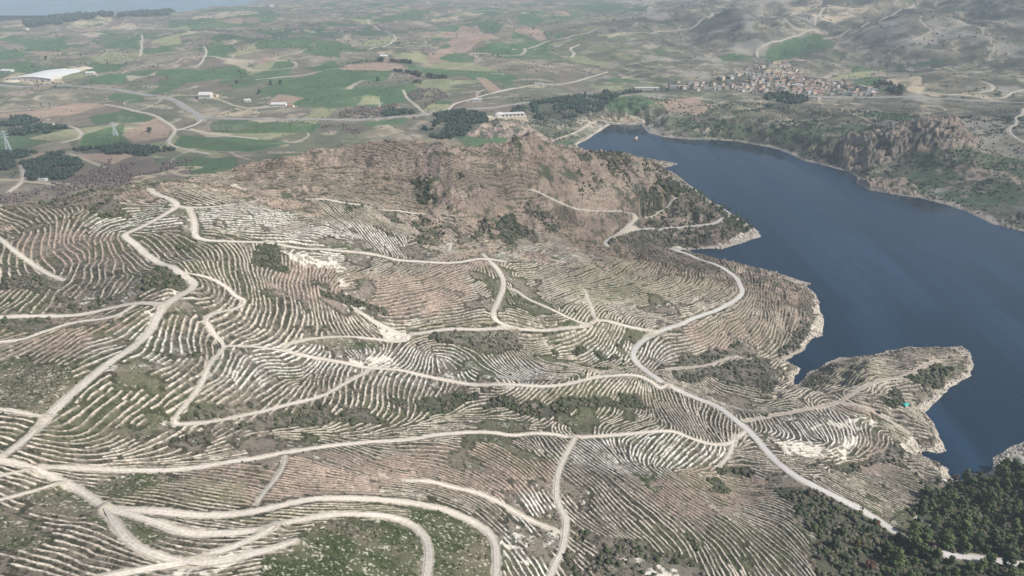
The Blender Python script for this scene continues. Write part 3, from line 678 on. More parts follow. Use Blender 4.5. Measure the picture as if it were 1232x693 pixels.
for c0 in cand:
    q = deque([c0])
    first = True
    while q:
        x, y = q.popleft()
        if not ok(x, y): continue
        sp = spacing(x, y)
        if near(x, y, .93 * sp): continue
        line = grow(x, y, len(rows_))
        if line is None or len(line) < 5: continue
        lid = len(rows_)
        for (px_, py_) in line: occ.setdefault((int(px_ // CELL), int(py_ // CELL)), []).append((px_, py_, lid))
        rows_.append(np.array(line))
        for k in range(2, len(line) - 2, 5):
            dx, dy = line[k + 1][0] - line[k - 1][0], line[k + 1][1] - line[k - 1][1]; L = math.hypot(dx, dy) + 1e-9
            s2 = spacing(*line[k])
            for sg in (1, -1): q.append((line[k][0] - dy / L * s2 * sg, line[k][1] + dx / L * s2 * sg))
print('terrace rows', len(rows_), sum(len(l) for l in rows_))

# ------------------------------------------------------------------ the fine ground sheet
d0 = math.radians(50)
TH = np.r_[np.linspace(-1.45, -d0, 40)[:-1], np.linspace(-d0, d0, 1620), np.linspace(d0, 1.45, 40)[1:]]
lr = [math.log(118)]
while lr[-1] < math.log(9400):
    r = math.exp(lr[-1]); lr.append(lr[-1] + np.interp(r, [118, 300, 700, 1000, 1500, 9000], [.0020, .0014, .0015, .0018, .0028, .0048]))
G = Grid(TH, np.array(lr))
print('ground grid', G.x.shape)
H = cubmat(LR0, G.lr) @ BASE.astype(np.float32) @ cubmat(TH0, np.clip(G.th, TH0[0], TH0[-1])).T
H, SHORE, INLAKE = shore_shape(G, H)
X, Y, R = G.x, G.y, G.r
near_w = 1 - sstep(1000, 1400, R)
land_w = sstep(2, 14, SHORE) * ~INLAKE
n18 = fbm(X, Y, 22, 3, 30, .55); n6 = fbm(X, Y, 6, 2, 34); n2 = fbm(X, Y, 2.0, 2, 38)
H = H + land_w * near_w * ((n18 - .5) * (2.6 + 3.5 * sstep(600, 720, R)) + (n6 - .5) * (.7 + 2.2 * sstep(600, 720, R)))
H = H + land_w * sstep(1000, 1500, R) * (fbm(X, Y, 70, 3, 41) - .5) * 9

# masks
def paint(mask, org, pts, warp, wl, val=1.0, seed=50):
    wi, wj, m = G.poly_mask(zpoly(org, pts), warp, wl, seed)
    mask[wi, wj] = np.where(m, val, mask[wi, wj])
Mg, Md, Ms = (np.zeros(X.shape, np.float32) for _ in range(3))
SCF = fbm(X, Y, 26, 3, 430, .6) > .46
for k, (org, kd, pts) in enumerate(SCRUB):
    tgt = {'g': Mg, 'd': Md, 's': Ms}[kd]
    if kd != 'g' and max(p[0] for p in pts) < 1250:
        tmp = np.zeros(X.shape, np.float32); paint(tmp, org, pts, 6, 16, seed=60); tgt[(tmp > 0) & SCF] = 1
    else: paint(tgt, org, pts, 6, 16, seed=60)
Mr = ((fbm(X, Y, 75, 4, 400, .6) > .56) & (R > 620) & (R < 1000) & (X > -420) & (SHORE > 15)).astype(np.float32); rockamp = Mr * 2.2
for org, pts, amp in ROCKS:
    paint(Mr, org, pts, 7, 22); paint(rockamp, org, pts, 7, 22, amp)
# crags: sharp ridged relief
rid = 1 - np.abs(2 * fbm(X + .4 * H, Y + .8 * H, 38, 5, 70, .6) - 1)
rid2 = 1 - np.abs(2 * fbm(X + .5 * H, Y + 1.2 * H, 10, 3, 75, .6) - 1)
def blur(A, n):
    for _ in range(n):
        A = (A + np.roll(A, 1, 0) + np.roll(A, -1, 0)) / 3; A = (A + np.roll(A, 1, 1) + np.roll(A, -1, 1)) / 3
    return A
rb = blur(rockamp, 5) * sstep(1, 10, SHORE)
H = H + rb * ((rid ** 2 - .35) * 1.15 + (rid2 ** 2 - .3) * .9)
Mw = np.zeros(X.shape, np.float32)
for org, pts in WHITES: paint(Mw, org, pts, 3.5, 10, seed=80)

# terrace rows
DT = np.full(X.shape, 3.4, np.float32)
for q_, L in enumerate(rows_):
    ox_ = (fbm(L[:, 0], L[:, 1], 9, 3, 310, .7) - .5) * 1.9; oy_ = (fbm(L[:, 0], L[:, 1], 9, 3, 315, .7) - .5) * 1.9
    rows_[q_] = np.c_[L[:, 0] + ox_, L[:, 1] + oy_]
for L in rows_: DT = G.dist_to(L[::2] if len(L) % 2 else np.vstack([L[::2], L[-1:]]), 3.4, DT)
terr = (DT < 3.39)
g2_ = fbm(X, Y, 1.6, 2, 115, .7)
width_n = .50 + .62 * fbm(X, Y, 14, 2, 100) + .35 * fbm(X, Y, 2.2, 2, 104)
width_n = width_n * 1.12 * (.8 + .35 * sstep(500, 800, R))
width_n = width_n * .66
berm = np.exp(-(np.maximum(DT + (g2_ - .5) * .7, 0) / width_n) ** 2) * terr
hillback = sstep(590, 760, R)
H = H + terr * (.55 * berm - .30 * np.exp(-((DT - 1.7) / .7) ** 2)) * (1.15 + .5 * hillback)

# roads cut level into the slope
for nm, wd, kd, W, z in road_data:
    far = kd in 'hf'
    bl = wd * .9 + (6 if far else 2.5)
    D = np.full(X.shape, wd / 2 + bl, np.float32) if False else None
    x0, x1, y0, y1 = W[:, 0].min(), W[:, 0].max(), W[:, 1].min(), W[:, 1].max()
    wi, wj = G.window(x0, x1, y0, y1, wd / 2 + bl)
    sub = Grid.__new__(Grid); sub.th = G.th[wj]; sub.lr = G.lr[wi]; sub.x = X[wi, wj]; sub.y = Y[wi, wj]; sub.r = R[wi, wj]
    if sub.x.size == 0: continue
    D = np.full(sub.x.shape, wd / 2 + bl, np.float32); E = np.zeros(sub.x.shape, np.float32)
    sub.dist_to(W, wd / 2 + bl, D, z.astype(np.float32), E)
    m = D < wd / 2 + bl - .01
    low = .9 if far else .07
    t = sstep(wd / 2 - .2, wd / 2 + bl, D)
    Hs = H[wi, wj]
    H[wi, wj] = np.where(m, (E - low * (1 - sstep(wd / 2 - .6, wd / 2 + .6, D))) * (1 - t) + Hs * t, Hs)
    if 'ROADD' not in globals(): ROADD = np.full(X.shape, 9.0, np.float32)
    ed = np.where(m, np.maximum(D - wd / 2, -1), 9).astype(np.float32)
    ROADD[wi, wj] = np.minimum(ROADD[wi, wj], ed / (2.5 if far else 1))
H = np.where(INLAKE, np.minimum(H, -.15), H)
H = np.where((R < 5000) & ~INLAKE, np.maximum(H, .08), H)

# ---- colours (base reflectance only)
YT = Y; Y = YT + 1.2 * H * (1 - .3 * near_w) * sstep(500, 700, R)   # patterns follow steep faces instead of stretching down them
def mix(Cc, c, m):
    m = np.asarray(m, np.float32)[..., None]; return Cc * (1 - m) + np.asarray(c, np.float32) * m
g1 = fbm(X, Y, 3.2, 3, 110, .75); g2 = fbm(X, Y, 1.1, 2, 115, .7); g3 = fbm(X, Y, 34, 3, 120); g4 = fbm(X, Y, 9, 3, 125, .65); g5 = fbm(X, Y, 130, 3, 130)
K = np.zeros(X.shape + (3,), np.float32)
DARK, MID, SOIL = lin(66, 66, 53), lin(126, 117, 104), lin(170, 159, 145)
GREEN, PINK, TANC, WHITE, OLIVE = lin(78, 88, 56), lin(150, 134, 122), lin(172, 156, 136), lin(214, 207, 194), lin(112, 112, 84)
K[:] = MID
K = mix(K, DARK, sstep(.42, .62, g1 * .6 + g4 * .4) * .85)
K = mix(K, SOIL, sstep(.60, .72, g2 * .5 + g1 * .5) * .7)
# tint fields
tw, tp, to = (np.zeros(X.shape, np.float32) for _ in range(3))
for kd, cu, cv, ru, rv in TINTS:
    px_ = [(cu + ru * math.cos(a), cv + rv * math.sin(a)) for a in np.linspace(0, 2 * math.pi, 17)[:-1]]
    wi, wj, m = G.poly_mask(hits(px_), 14, 40, 140)
    {'w': tw, 'p': tp, 'o': to}[kd][wi, wj] = np.maximum({'w': tw, 'p': tp, 'o': to}[kd][wi, wj], m)
tw, tp, to = blur(tw, 12), blur(tp, 12), blur(to, 12)
bk = near_w
K = mix(K, PINK, (tp * (.25 + .5 * g4)) * bk)
K = mix(K, WHITE, tw * sstep(.46, .64, g4 * .5 + g1 * .5) * .75 * bk)
K = mix(K, WHITE, sstep(.58, .70, g4 * .4 + g1 * .6) * .75 * bk)
K = mix(K, OLIVE, to * .5 * sstep(.3, .6, g4) * bk)
# back hill: warm stony soil
bh = hillback * near_w * (X > -500)
K = mix(K, lin(156, 134, 116), bh * (.2 + .55 * sstep(.35, .65, g3)))
K = mix(K, lin(104, 94, 84), bh * sstep(.5, .62, fbm(X, Y, 48, 4, 330, .65)) * .7)
K = mix(K, lin(168, 151, 135), bh * sstep(.58, .68, fbm(X, Y, 26, 4, 335, .7)) * .6)
K = mix(K, DARK, bh * sstep(.44, .58, g1 * .5 + g2 * .5) * .8)
# terraces: dark weeds between, bare soil on the bank
inter = terr * (1 - berm)
K = mix(K, DARK * .72, inter * (.25 + .6 * sstep(.35, .6, g1)) * (1 - .35 * tp) * (1 - .4 * bh))
K = mix(K, lin(76, 84, 52), near_w * (1 - hillback) * sstep(.5, .62, fbm(X, Y, 44, 3, 500, .6)) * .55 * (1 - berm))
K = mix(K, lin(56, 56, 46), inter * sstep(.5, .6, g1) * .5)
brk = .15 + .85 * sstep(.34, .53, .55 * g1 + .25 * n6 + .2 * g2)
bc = np.broadcast_to(lin(204, 192, 174), K.shape).copy()
bc = mix(bc, lin(188, 164, 146), tp * .9); bc = mix(bc, lin(228, 222, 210), tw * .85); bc = mix(bc, lin(176, 168, 140), to * .6)
bc = mix(bc, lin(168, 150, 132), bh * .7)
bs = (sstep(.25, .7, berm) * brk * terr * (1 - bh * (.25 + .7 * sstep(.42, .62, fbm(X, Y, 60, 3, 320)))) * (.6 + .4 * sstep(.3, .6, g3 + (g2 - .5) * .5)))[..., None]
K = K * (1 - bs) + bc * bs
# scrub, green and shrub patches
sc_t = Ms * (1 - terr)
K = mix(K, lin(106, 102, 92), sc_t * .55); K = mix(K, lin(70, 70, 60), sc_t * sstep(.45, .6, g1) * .75); K = mix(K, lin(165, 152, 136), sc_t * sstep(.66, .74, g2 * .6 + g4 * .4) * .8)
K = mix(K, lin(88, 92, 66), Mg * .75); K = mix(K, lin(68, 76, 48), Mg * sstep(.42, .58, g4) * .8); K = mix(K, lin(122, 113, 98), Mg * sstep(.42, .56, g3) * .75); K = mix(K, lin(196, 188, 172), Mg * sstep(.62, .7, g2 * .75 + g1 * .25) * .75)
K = mix(K, lin(74, 76, 62), Md * .85); K = mix(K, lin(96, 92, 78), Md * sstep(.5, .65, g1) * .6)
# white marl
K = mix(K, lin(216, 208, 192), Mw * sstep(.45, .58, g1 * .5 + g4 * .5) * .92)
# crags
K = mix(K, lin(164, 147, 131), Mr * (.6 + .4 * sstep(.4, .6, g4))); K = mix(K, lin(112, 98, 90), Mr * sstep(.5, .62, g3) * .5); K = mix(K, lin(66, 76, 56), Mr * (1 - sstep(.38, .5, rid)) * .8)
K = mix(K, lin(76, 82, 64), Mr * sstep(.56, .62, fbm(X, Y, 13, 3, 160, .65)) * .9)
K = mix(K, lin(160, 139, 124), Mr * near_w * sstep(.5, .6, g4) * .45)
# ---- beyond: farmland patchwork and bare hills
far_w = sstep(1010, 1120, R)
FK = {'G': lin(76, 104, 68), 'P': lin(166, 142, 124), 'T': lin(194, 176, 148), 'Y': lin(150, 152, 112), 'D': lin(58, 70, 62), 'B': lin(104, 94, 86), 'K': lin(80, 98, 72)}
fx_ = X / 110 + (fbm(X, Y, 260, 3, 200) - .5) * 3.0 + .3 * Y / 110; fy_ = Y / 190 + (fbm(X, Y, 300, 3, 204) - .5) * 3.0 - .25 * X / 190
jx = np.floor(fx_); jy = np.floor(fy_)
hedge = np.minimum(np.abs(fx_ - np.round(fx_)) * 110, np.abs(fy_ - np.round(fy_)) * 190)
hsh = _tabs.setdefault(999, np.random.default_rng(5).random((256, 256)).astype(np.float32))[(jx.astype(int) * 7 + 13) & 255, (jy.astype(int) * 11 + 5) & 255]
FB = np.zeros_like(K); FB[:] = lin(136, 127, 108)
hills = sstep(.02, .2, np.degrees(G.t) / 60 + (g5 - .5) * .3)     # the right-hand part is bare hill country
FB = mix(FB, lin(106, 100, 88), sstep(.4, .6, fbm(X, Y, 60, 4, 210, .65)) * .75)
FB = mix(FB, lin(88, 98, 74), sstep(.44, .6, fbm(X, Y, 180, 3, 215)) * .6)
FB = mix(FB, lin(170, 156, 136), sstep(.58, .68, fbm(X, Y, 50, 4, 220, .7)) * .7)
arable = (1 - hills) * (hsh > .45)
cls = (hsh * 977) % 1
FB = mix(FB, FK['G'], arable * (cls < .40) * .85); FB = mix(FB, FK['P'], arable * ((cls > .5) & (cls < .62)) * .6); FB = mix(FB, FK['Y'], arable * ((cls > .62) & (cls < .74)) * .6); FB = mix(FB, lin(120, 108, 96), arable * (cls > .86) * .8)
FB = mix(FB, lin(80, 80, 70), hills * sstep(.54, .66, fbm(X, Y, 24, 4, 225, .7)) * .8)
FB = mix(FB, lin(176, 164, 146), hills * sstep(.6, .7, fbm(X, Y, 30, 4, 228, .7)) * .7)
FB = mix(FB, lin(84, 88, 72), arable * (1 - sstep(3, 8, hedge)) * sstep(.4, .6, g3) * .8)
trail = np.abs(fbm(X, Y, 520, 3, 340, .55) - .5); trail2 = np.abs(fbm(X, Y, 300, 3, 344, .55) - .5)
FB = mix(FB, lin(186, 172, 150), (1 - sstep(.003, .0065, trail)) * .75); FB = mix(FB, lin(186, 172, 150), (1 - sstep(.004, .008, trail2)) * sstep(.5, .56, g5) * .75)
FB = mix(FB, lin(70, 74, 64), hills * sstep(.52, .6, fbm(X, Y, 120, 4, 350, .6)) * .6)
FB = mix(FB, lin(168, 160, 148), hills * sstep(.56, .66, fbm(X, Y, 150, 4, 355, .65)) * .6)
K = K * (1 - far_w[..., None] * (1 - Mr[..., None])) + FB * far_w[..., None] * (1 - Mr[..., None])
FOREST_POLY = []
fn = fbm(X, Y, 18, 3, 240, .65)
for kd, org, pts in FIELDS:
    P_ = zpoly(org, pts)
    wi, wj, m = G.poly_mask(P_, (22 if kd in 'DB' else 10) if kd in 'DBKT' else 2.0, 40, 150)
    m = m & (R[wi, wj] > 620) & ~INLAKE[wi, wj]
    str_ = (.9 if kd in 'GDPY' else .8) * (.86 + .14 * (fn[wi, wj] > .45))
    c = FK[kd]
    if kd in 'KT' : str_ = str_ * sstep(.3, .55, fn[wi, wj])
    if kd == 'G': c = c * (0.85 + .3 * ((len(pts) * 37 + int(P_[0, 0])) % 10) / 10)
    str_ = str_ * (1 - Mr[wi, wj])
    if kd in 'DB': str_ = str_ * .6
    K[wi, wj] = K[wi, wj] * (1 - (m * str_)[..., None]) + c * (m * str_)[..., None]
    if kd in 'DBK': FOREST_POLY.append((kd, P_))
Y = YT
# drawn-down shore band, road verges
K = mix(K, lin(204, 194, 178), Mw * (SHORE < 30) * .75 * sstep(.25, .4, g4))
band = (1 - sstep(1.2, 3.2, H + (g4 - .5) * 2.4)) * (SHORE < 40) * ~INLAKE
K = mix(K, lin(172, 161, 148), band * .8 * (1 - .8 * Mw)); K = mix(K, lin(196, 186, 170), band * sstep(.5, .66, g3) * .6)
K = mix(K, lin(70, 78, 76), (H < -.1) * (R < 5000) * 1.0)
if True:
    v = (1 - sstep(.1, 1.5, ROADD + (g1 - .5) * 1.8)) * .85
    K = mix(K, lin(196, 185, 168), v)
K *= (.9 + .2 * g2)[..., None]
K = np.clip(K, .01, .9)

ni, nj = X.shape
idx = np.arange(ni * nj, dtype=np.int32).reshape(ni, nj)
F = np.stack([idx[:-1, :-1], idx[:-1, 1:], idx[1:, 1:], idx[1:, :-1]], -1).reshape(-1, 4)
me = np_mesh('ground', np.stack([X, Y, H], -1).reshape(-1, 3), F[:, ::-1], 4)
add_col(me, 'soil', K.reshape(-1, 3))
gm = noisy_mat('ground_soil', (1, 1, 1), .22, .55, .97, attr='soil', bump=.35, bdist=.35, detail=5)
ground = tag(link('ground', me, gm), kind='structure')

def gz(x, y):
    """height of the finished ground"""
    x = np.atleast_1d(np.asarray(x, float)); y = np.atleast_1d(np.asarray(y, float))
    th = np.arctan2(x, y); l = np.log(np.maximum(np.hypot(x, y), 1))
    j = np.clip(np.searchsorted(G.th, th) - 1, 0, nj - 2); i = np.clip(np.searchsorted(G.lr, l) - 1, 0, ni - 2)
    fj = np.clip((th - G.th[j]) / (G.th[j + 1] - G.th[j]), 0, 1); fi = np.clip((l - G.lr[i]) / (G.lr[i + 1] - G.lr[i]), 0, 1)
    return (H[i, j] * (1 - fi) + H[i + 1, j] * fi) * (1 - fj) + (H[i, j + 1] * (1 - fi) + H[i + 1, j + 1] * fi) * fj

# ------------------------------------------------------------------ road sheets
RC = {'n': lin(207, 197, 182), 'k': lin(166, 154, 141), 'g': lin(204, 199, 190), 'h': lin(156, 152, 148), 'f': lin(200, 190, 172)}
RM = {k: noisy_mat(nm_, (1, 1, 1), v_, sc_, .95, attr='wear', bump=.25, bdist=.15) for k, nm_, v_, sc_ in (('n', 'pale_dirt', .22, .8), ('k', 'brown_dirt', .22, .8), ('g', 'grey_gravel', .12, .7), ('h', 'asphalt', .1, .08), ('f', 'far_dirt', .14, .1))}
for ri, (nm, wd, kd, W, z) in enumerate(road_data):
    n = len(W); T_ = np.gradient(W, axis=0); T_ /= np.hypot(*T_.T)[:, None] + 1e-9
    N_ = np.c_[-T_[:, 1], T_[:, 0]]
    far = kd in 'hf'
    s = np.arange(n) * (8.0 if far else 2.0)
    jit = 0.0 if kd == 'h' else (.14 if kd != 'g' else .07) * wd
    wl_ = wd / 2 + (fbm(s, s * 0 + ri * 50, 9, 3, 300, .8) - .5) * 3 * jit; wr_ = wd / 2 + (fbm(s, s * 0 + ri * 50 + 999, 9, 3, 304, .8) - .5) * 3 * jit
    if not far:
        tp_ = np.minimum(1, (np.minimum(np.arange(n), n - 1 - np.arange(n)) + 1) / 7.0) ** .6; wl_ *= tp_; wr_ *= tp_
    offs = [(-1.06, -.2), (-.93, 0), (-.62, 0), (-.42, -.03), (0, .03), (.42, -.03), (.62, 0), (.93, 0), (1.06, -.2)]
    wear = np.array([.72, .86, .93, 1.08, .90, 1.08, .93, .86, .72])
    V = []
    zz = z + (.35 if far else .03) + ri * .002
    for o, dz in offs:
        e = (wl_ if o < 0 else wr_) * abs(o) * (1 if o > 0 else -1)
        pxy = W + N_ * e[:, None]
        V.append(np.c_[pxy, zz + dz * (3 if far else 1)])
    V = np.stack(V, 1).reshape(-1, 3)
    ii = np.arange(n * 9).reshape(n, 9)
    F = np.stack([ii[:-1, :-1], ii[:-1, 1:], ii[1:, 1:], ii[1:, :-1]], -1).reshape(-1, 4)
    rme = np_mesh(nm, V, F[:, ::-1], 4)
    blot = fbm(s, s * 0 + ri * 31, 26, 3, 440, .6)
    wr = wear[None] * (.86 + .28 * blot[:, None]) * (.94 + .12 * np.random.default_rng(ri).random((n, 9)))
    add_col(rme, 'wear', (wr[..., None] * RC[kd]).reshape(-1, 3))
    tag(link(nm, rme, RM[kd]), kind='structure')

# turning area of bare soil on the middle terraces is painted soil; the lake and the sea
def water(name, V, F, c, rough, bumps):
    m, n, b = new_mat(name)
    b.inputs['Specular IOR Level'].default_value = .5
    b.inputs['IOR'].default_value = 1.33
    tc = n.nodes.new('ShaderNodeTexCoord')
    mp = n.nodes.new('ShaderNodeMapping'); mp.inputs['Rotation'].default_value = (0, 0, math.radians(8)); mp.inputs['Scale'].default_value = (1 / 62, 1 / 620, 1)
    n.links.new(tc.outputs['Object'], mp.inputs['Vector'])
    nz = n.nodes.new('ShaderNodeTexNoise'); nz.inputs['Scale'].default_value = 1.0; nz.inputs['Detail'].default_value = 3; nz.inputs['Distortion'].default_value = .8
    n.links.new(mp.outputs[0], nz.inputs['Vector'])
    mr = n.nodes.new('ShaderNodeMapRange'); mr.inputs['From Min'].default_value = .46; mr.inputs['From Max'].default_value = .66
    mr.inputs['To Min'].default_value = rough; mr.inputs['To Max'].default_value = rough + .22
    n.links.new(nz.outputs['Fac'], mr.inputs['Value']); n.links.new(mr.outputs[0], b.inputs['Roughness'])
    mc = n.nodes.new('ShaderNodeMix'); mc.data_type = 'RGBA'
    mc.inputs['A'].default_value = (*[float(q) for q in c], 1); mc.inputs['B'].default_value = (*[float(q) * 2.3 for q in c], 1)  # streaks: pale sky sheen put into the base colour along the wind lines
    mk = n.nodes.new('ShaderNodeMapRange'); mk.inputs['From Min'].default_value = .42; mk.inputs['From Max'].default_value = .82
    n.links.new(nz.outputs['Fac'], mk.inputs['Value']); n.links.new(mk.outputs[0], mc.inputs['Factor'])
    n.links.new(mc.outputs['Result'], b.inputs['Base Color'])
    wv = n.nodes.new('ShaderNodeTexNoise'); wv.inputs['Scale'].default_value = .22; wv.inputs['Detail'].default_value = 5
    n.links.new(tc.outputs['Object'], wv.inputs['Vector'])
    bp = n.nodes.new('ShaderNodeBump'); bp.inputs['Strength'].default_value = bumps; bp.inputs['Distance'].default_value = .5
    n.links.new(wv.outputs['Fac'], bp.inputs['Height']); n.links.new(bp.outputs[0], b.inputs['Normal'])
    return tag(link(name, np_mesh(name, V, F, 4, False), m), kind='structure')
lx0, ly0 = LAKE.min(0) - 20; lx1, ly1 = LAKE.max(0) + 20
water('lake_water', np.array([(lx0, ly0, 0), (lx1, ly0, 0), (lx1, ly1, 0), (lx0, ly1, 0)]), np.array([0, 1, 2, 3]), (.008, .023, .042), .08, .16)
water('sea_water', np.array([(-60000, 5000, -22), (3000, 5000, -22), (3000, 60000, -22), (-60000, 60000, -22)]), np.array([0, 1, 2, 3]), (.16, .22, .25), .3, .2)
#@@OBJECTS
# ------------------------------------------------------------------ leafy things
ICO_V = []
_t = (1 + 5 ** .5) / 2
for a, b in ((1, _t), (-1, _t), (1, -_t), (-1, -_t)): ICO_V += [(0, a, b), (a, b, 0), (b, 0, a)]
ICO_V = np.array(ICO_V, float) / math.hypot(1, _t)
def hull_faces(V):
    F = []
    n = len(V); e = min(np.linalg.norm(V[0] - V[k]) for k in range(1, n)) * 1.05
    for i in range(n):
        for j in range(i + 1, n):
            for k in range(j + 1, n):
                if max(np.linalg.norm(V[i] - V[j]), np.linalg.norm(V[j] - V[k]), np.linalg.norm(V[i] - V[k])) < e:
                    if np.dot(np.cross(V[j] - V[i], V[k] - V[i]), V[i]) > 0: F.append((i, j, k))
                    else: F.append((i, k, j))
    return np.array(F)
ICO_F = hull_faces(ICO_V)

def blobs(name, P, S, Cc, mat, jitter=.35, seed=1, flat=.8, label=None, kind='stuff'):
    """one mesh of many ragged leafy clumps: P (n,3) foot points, S (n,3) radii, Cc (n,3) colours"""
    r_ = np.random.default_rng(seed); n = len(P)
    V = ICO_V[None] * (1 + (r_.random((n, 12, 1)) - .5) * 2 * jitter)
    a = r_.random(n) * 6.283; ca, sa = np.cos(a)[:, None], np.sin(a)[:, None]
    vx = V[..., 0] * ca - V[..., 1] * sa; vy = V[..., 0] * sa + V[..., 1] * ca
    V = np.stack([vx, vy, V[..., 2]], -1) * S[:, None, :]
    V += P[:, None, :]; V[..., 2] += S[:, None, 2] * .55
    F = ICO_F[None] + (np.arange(n) * 12)[:, None, None]
    me = np_mesh(name, V.reshape(-1, 3), F.reshape(-1), 3, smooth=False)
    add_col(me, 'leaf', np.repeat(Cc * 1.0, 12, axis=0) * (.85 + .3 * r_.random((n * 12, 1))))
    return tag(link(name, me, mat), label=label, kind=kind)

leaf_mat = noisy_mat('leafage', (1, 1, 1), .3, .8, .9, attr='leaf', bump=0)
# scrub: shrubs and weeds picked over the ground, count falling off with distance
def pick(weight, n, seed):
    r_ = np.random.default_rng(seed)
    w_ = weight.ravel().astype(np.float64); c = np.cumsum(w_); k = np.searchsorted(c, r_.random(n) * c[-1])
    i, j = np.unravel_index(k, weight.shape)
    i = np.clip(i, 1, ni - 2); j = np.clip(j, 1, nj - 2)
    x = X[i, j] + (r_.random(n) - .5) * .8 * (R[i + 1, j] - R[i, j]); y = Y[i, j] + (r_.random(n) - .5) * .8 * (R[i + 1, j] - R[i, j])
    return x, y, i, j, r_
area = (R * R * np.gradient(G.lr)[:, None] * np.gradient(G.th)[None, :]).astype(np.float32)
free = (~INLAKE) & (H > 1.0) & (ROADD > .8) & (np.abs(G.t) < d0) & (Mw < .5)
dens = .42 * Md + .40 * Mg + .38 * Ms * (Md < .5)
dens = np.maximum(dens, .30 * (1 - terr) * near_w)
dens = dens * (.25 + 1.5 * sstep(.42, .62, g4))
dens = dens + terr * (1 - sstep(.15, .4, berm)) * .55 * sstep(.40, .55, g1) + hillback * near_w * .34 * sstep(.42, .58, g4)
dens = dens + Mr * .25 * sstep(.5, .6, g4)
dens = dens * (1 - sstep(1000, 1050, R))
x, y, i, j, r_ = pick(dens * free * area, 200000, 11)
z = gz(x, y)
big = (Md[i, j] > .5) | ((Ms[i, j] > .5) & (r_.random(len(x)) < .35))
s = np.where(big, .65 + 1.1 * r_.random(len(x)) ** 2, .24 + .42 * r_.random(len(x)) ** 2)
s = s * np.where(terr[i, j], .8, 1.0) * np.where(R[i, j] > 600, 1.35, 1.0)
S = np.stack([s, s * (.8 + .4 * r_.random(len(x))), s * (.6 + .4 * r_.random(len(x)))], -1)
pal = np.array([lin(74, 82, 58), lin(88, 88, 70), lin(104, 96, 84), lin(64, 72, 50), lin(96, 92, 76), lin(112, 104, 94)])
wts = r_.random(len(x)); ci = np.where(Mg[i, j] > .5, np.where(wts < .6, 0, 3), np.where(Md[i, j] > .5, (wts * 4).astype(int), (wts * 5.99).astype(int)))
blobs('scrub', np.stack([x, y, z - .1], -1), S, pal[ci], leaf_mat, label='low grey green scrub dotted over the terraced hillsides', seed=2)

# boulders and rubble along the water's edge
wgt = ((H > .15) & (H < 5.5) & (SHORE < 16) & ~INLAKE & (R < 1400) & (np.abs(G.t) < d0)) * area * (.3 + 1.6 * Mw) * sstep(.38, .55, g4)
x, y, i, j, r_ = pick(wgt, 9000, 15)
s = (.25 + 1.1 * r_.random(len(x)) ** 3) * np.where(R[i, j] > 650, 1.3, 1.0)
rc_ = np.where((Mw[i, j] > .5)[:, None], lin(196, 186, 170)[None], lin(152, 140, 126)[None]) * (.75 + .4 * r_.random((len(x), 1)))
blobs('shore_rocks', np.stack([x, y, gz(x, y) - .15], -1), np.stack([s, s * .8, s * .6], -1), rc_, leaf_mat, jitter=.3, seed=16, label='pale rubble and boulders along the lake shore')
# woods far off and bare woodland
def scatter_poly(P_, sp, seed):
    r_ = np.random.default_rng(seed)
    (x0, y0), (x1, y1) = P_.min(0), P_.max(0)
    n = min(40000, int((x1 - x0) * (y1 - y0) / (sp * sp * .8)) + 1)
    x = x0 + r_.random(n) * (x1 - x0); y = y0 + r_.random(n) * (y1 - y0)
    m = in_poly(x, y, P_)
    return x[m], y[m]
PD, SD, CD, PB, SB, CB = [], [], [], [], [], []
for k, (kd, P_) in enumerate(FOREST_POLY):
    rmean = np.hypot(*P_.T).mean()
    sp = {'D': 5.0, 'B': 5.5, 'K': 13}[kd] * max(1, rmean / 1500)
    x, y = scatter_poly(P_, sp, 500 + k)
    if len(x) == 0: continue
    dn = fbm(x, y, 55, 3, 260, .65); keep = dn > {'D': .49, 'B': .42, 'K': .52}[kd]
    keep &= base_h(x, y, SHORE0) > 6
    if rmean > 1150: keep &= np.hypot(x, y) > 1120
    keep &= np.hypot(x, y) > 640; x, y = x[keep], y[keep]; z = gz(x, y)
    rr = np.random.default_rng(600 + k).random(len(x)); q = np.random.default_rng(700 + k).random(len(x))
    if kd == 'D':
        s = (1.9 + 1.6 * rr) * max(1, rmean / 1500); PD.append(np.stack([x, y, z + s * .6], -1)); SD.append(np.stack([s, s, s * 1.1], -1)); CD.append(lin(56, 70, 58) * (.7 + .6 * q[:, None]))
    elif kd == 'B':
        s = 1.3 + 1.3 * rr; PB.append(np.stack([x, y, z], -1)); SB.append(np.stack([s, s, s], -1)); CB.append(lin(104, 94, 88) * (.7 + .6 * q[:, None]))
    else:
        s = 1.0 + 1.4 * rr; PB.append(np.stack([x, y, z], -1)); SB.append(np.stack([s, s, s], -1)); CB.append(lin(70, 84, 66) * (.7 + .6 * q[:, None]))
blobs('pine_woodland', np.vstack(PD), np.vstack(SD), np.vstack(CD), leaf_mat, label='dark pine plantations in the valley beyond the hill', seed=4)
blobs('bare_woodland', np.vstack(PB), np.vstack(SB), np.vstack(CB), leaf_mat, jitter=.5, label='leafless grey brown woodland and bushes in the valleys', seed=5)
# hedges, lone bushes and scattered trees of the plain and the far hills
wgt = ((R > 1050) & (R < 6000) & free) * area * (.15 + 2.2 * sstep(.56, .68, fbm(X, Y, 90, 3, 270, .6))) / (1 + (R / 1800) ** 2) ** 1.2
x, y, i, j, r_ = pick(wgt, 17000, 12)
s = (.7 + 1.3 * r_.random(len(x)) ** 4) * np.clip(R[i, j] / 1600, .9, 1.8)
blobs('distant_bushes', np.stack([x, y, gz(x, y)], -1), np.stack([s, s, s * .95], -1), lin(78, 84, 70) * (.65 + .6 * r_.random((len(x), 1))), leaf_mat, label='scattered bushes and hedgerows over the far plain and hills', seed=6)
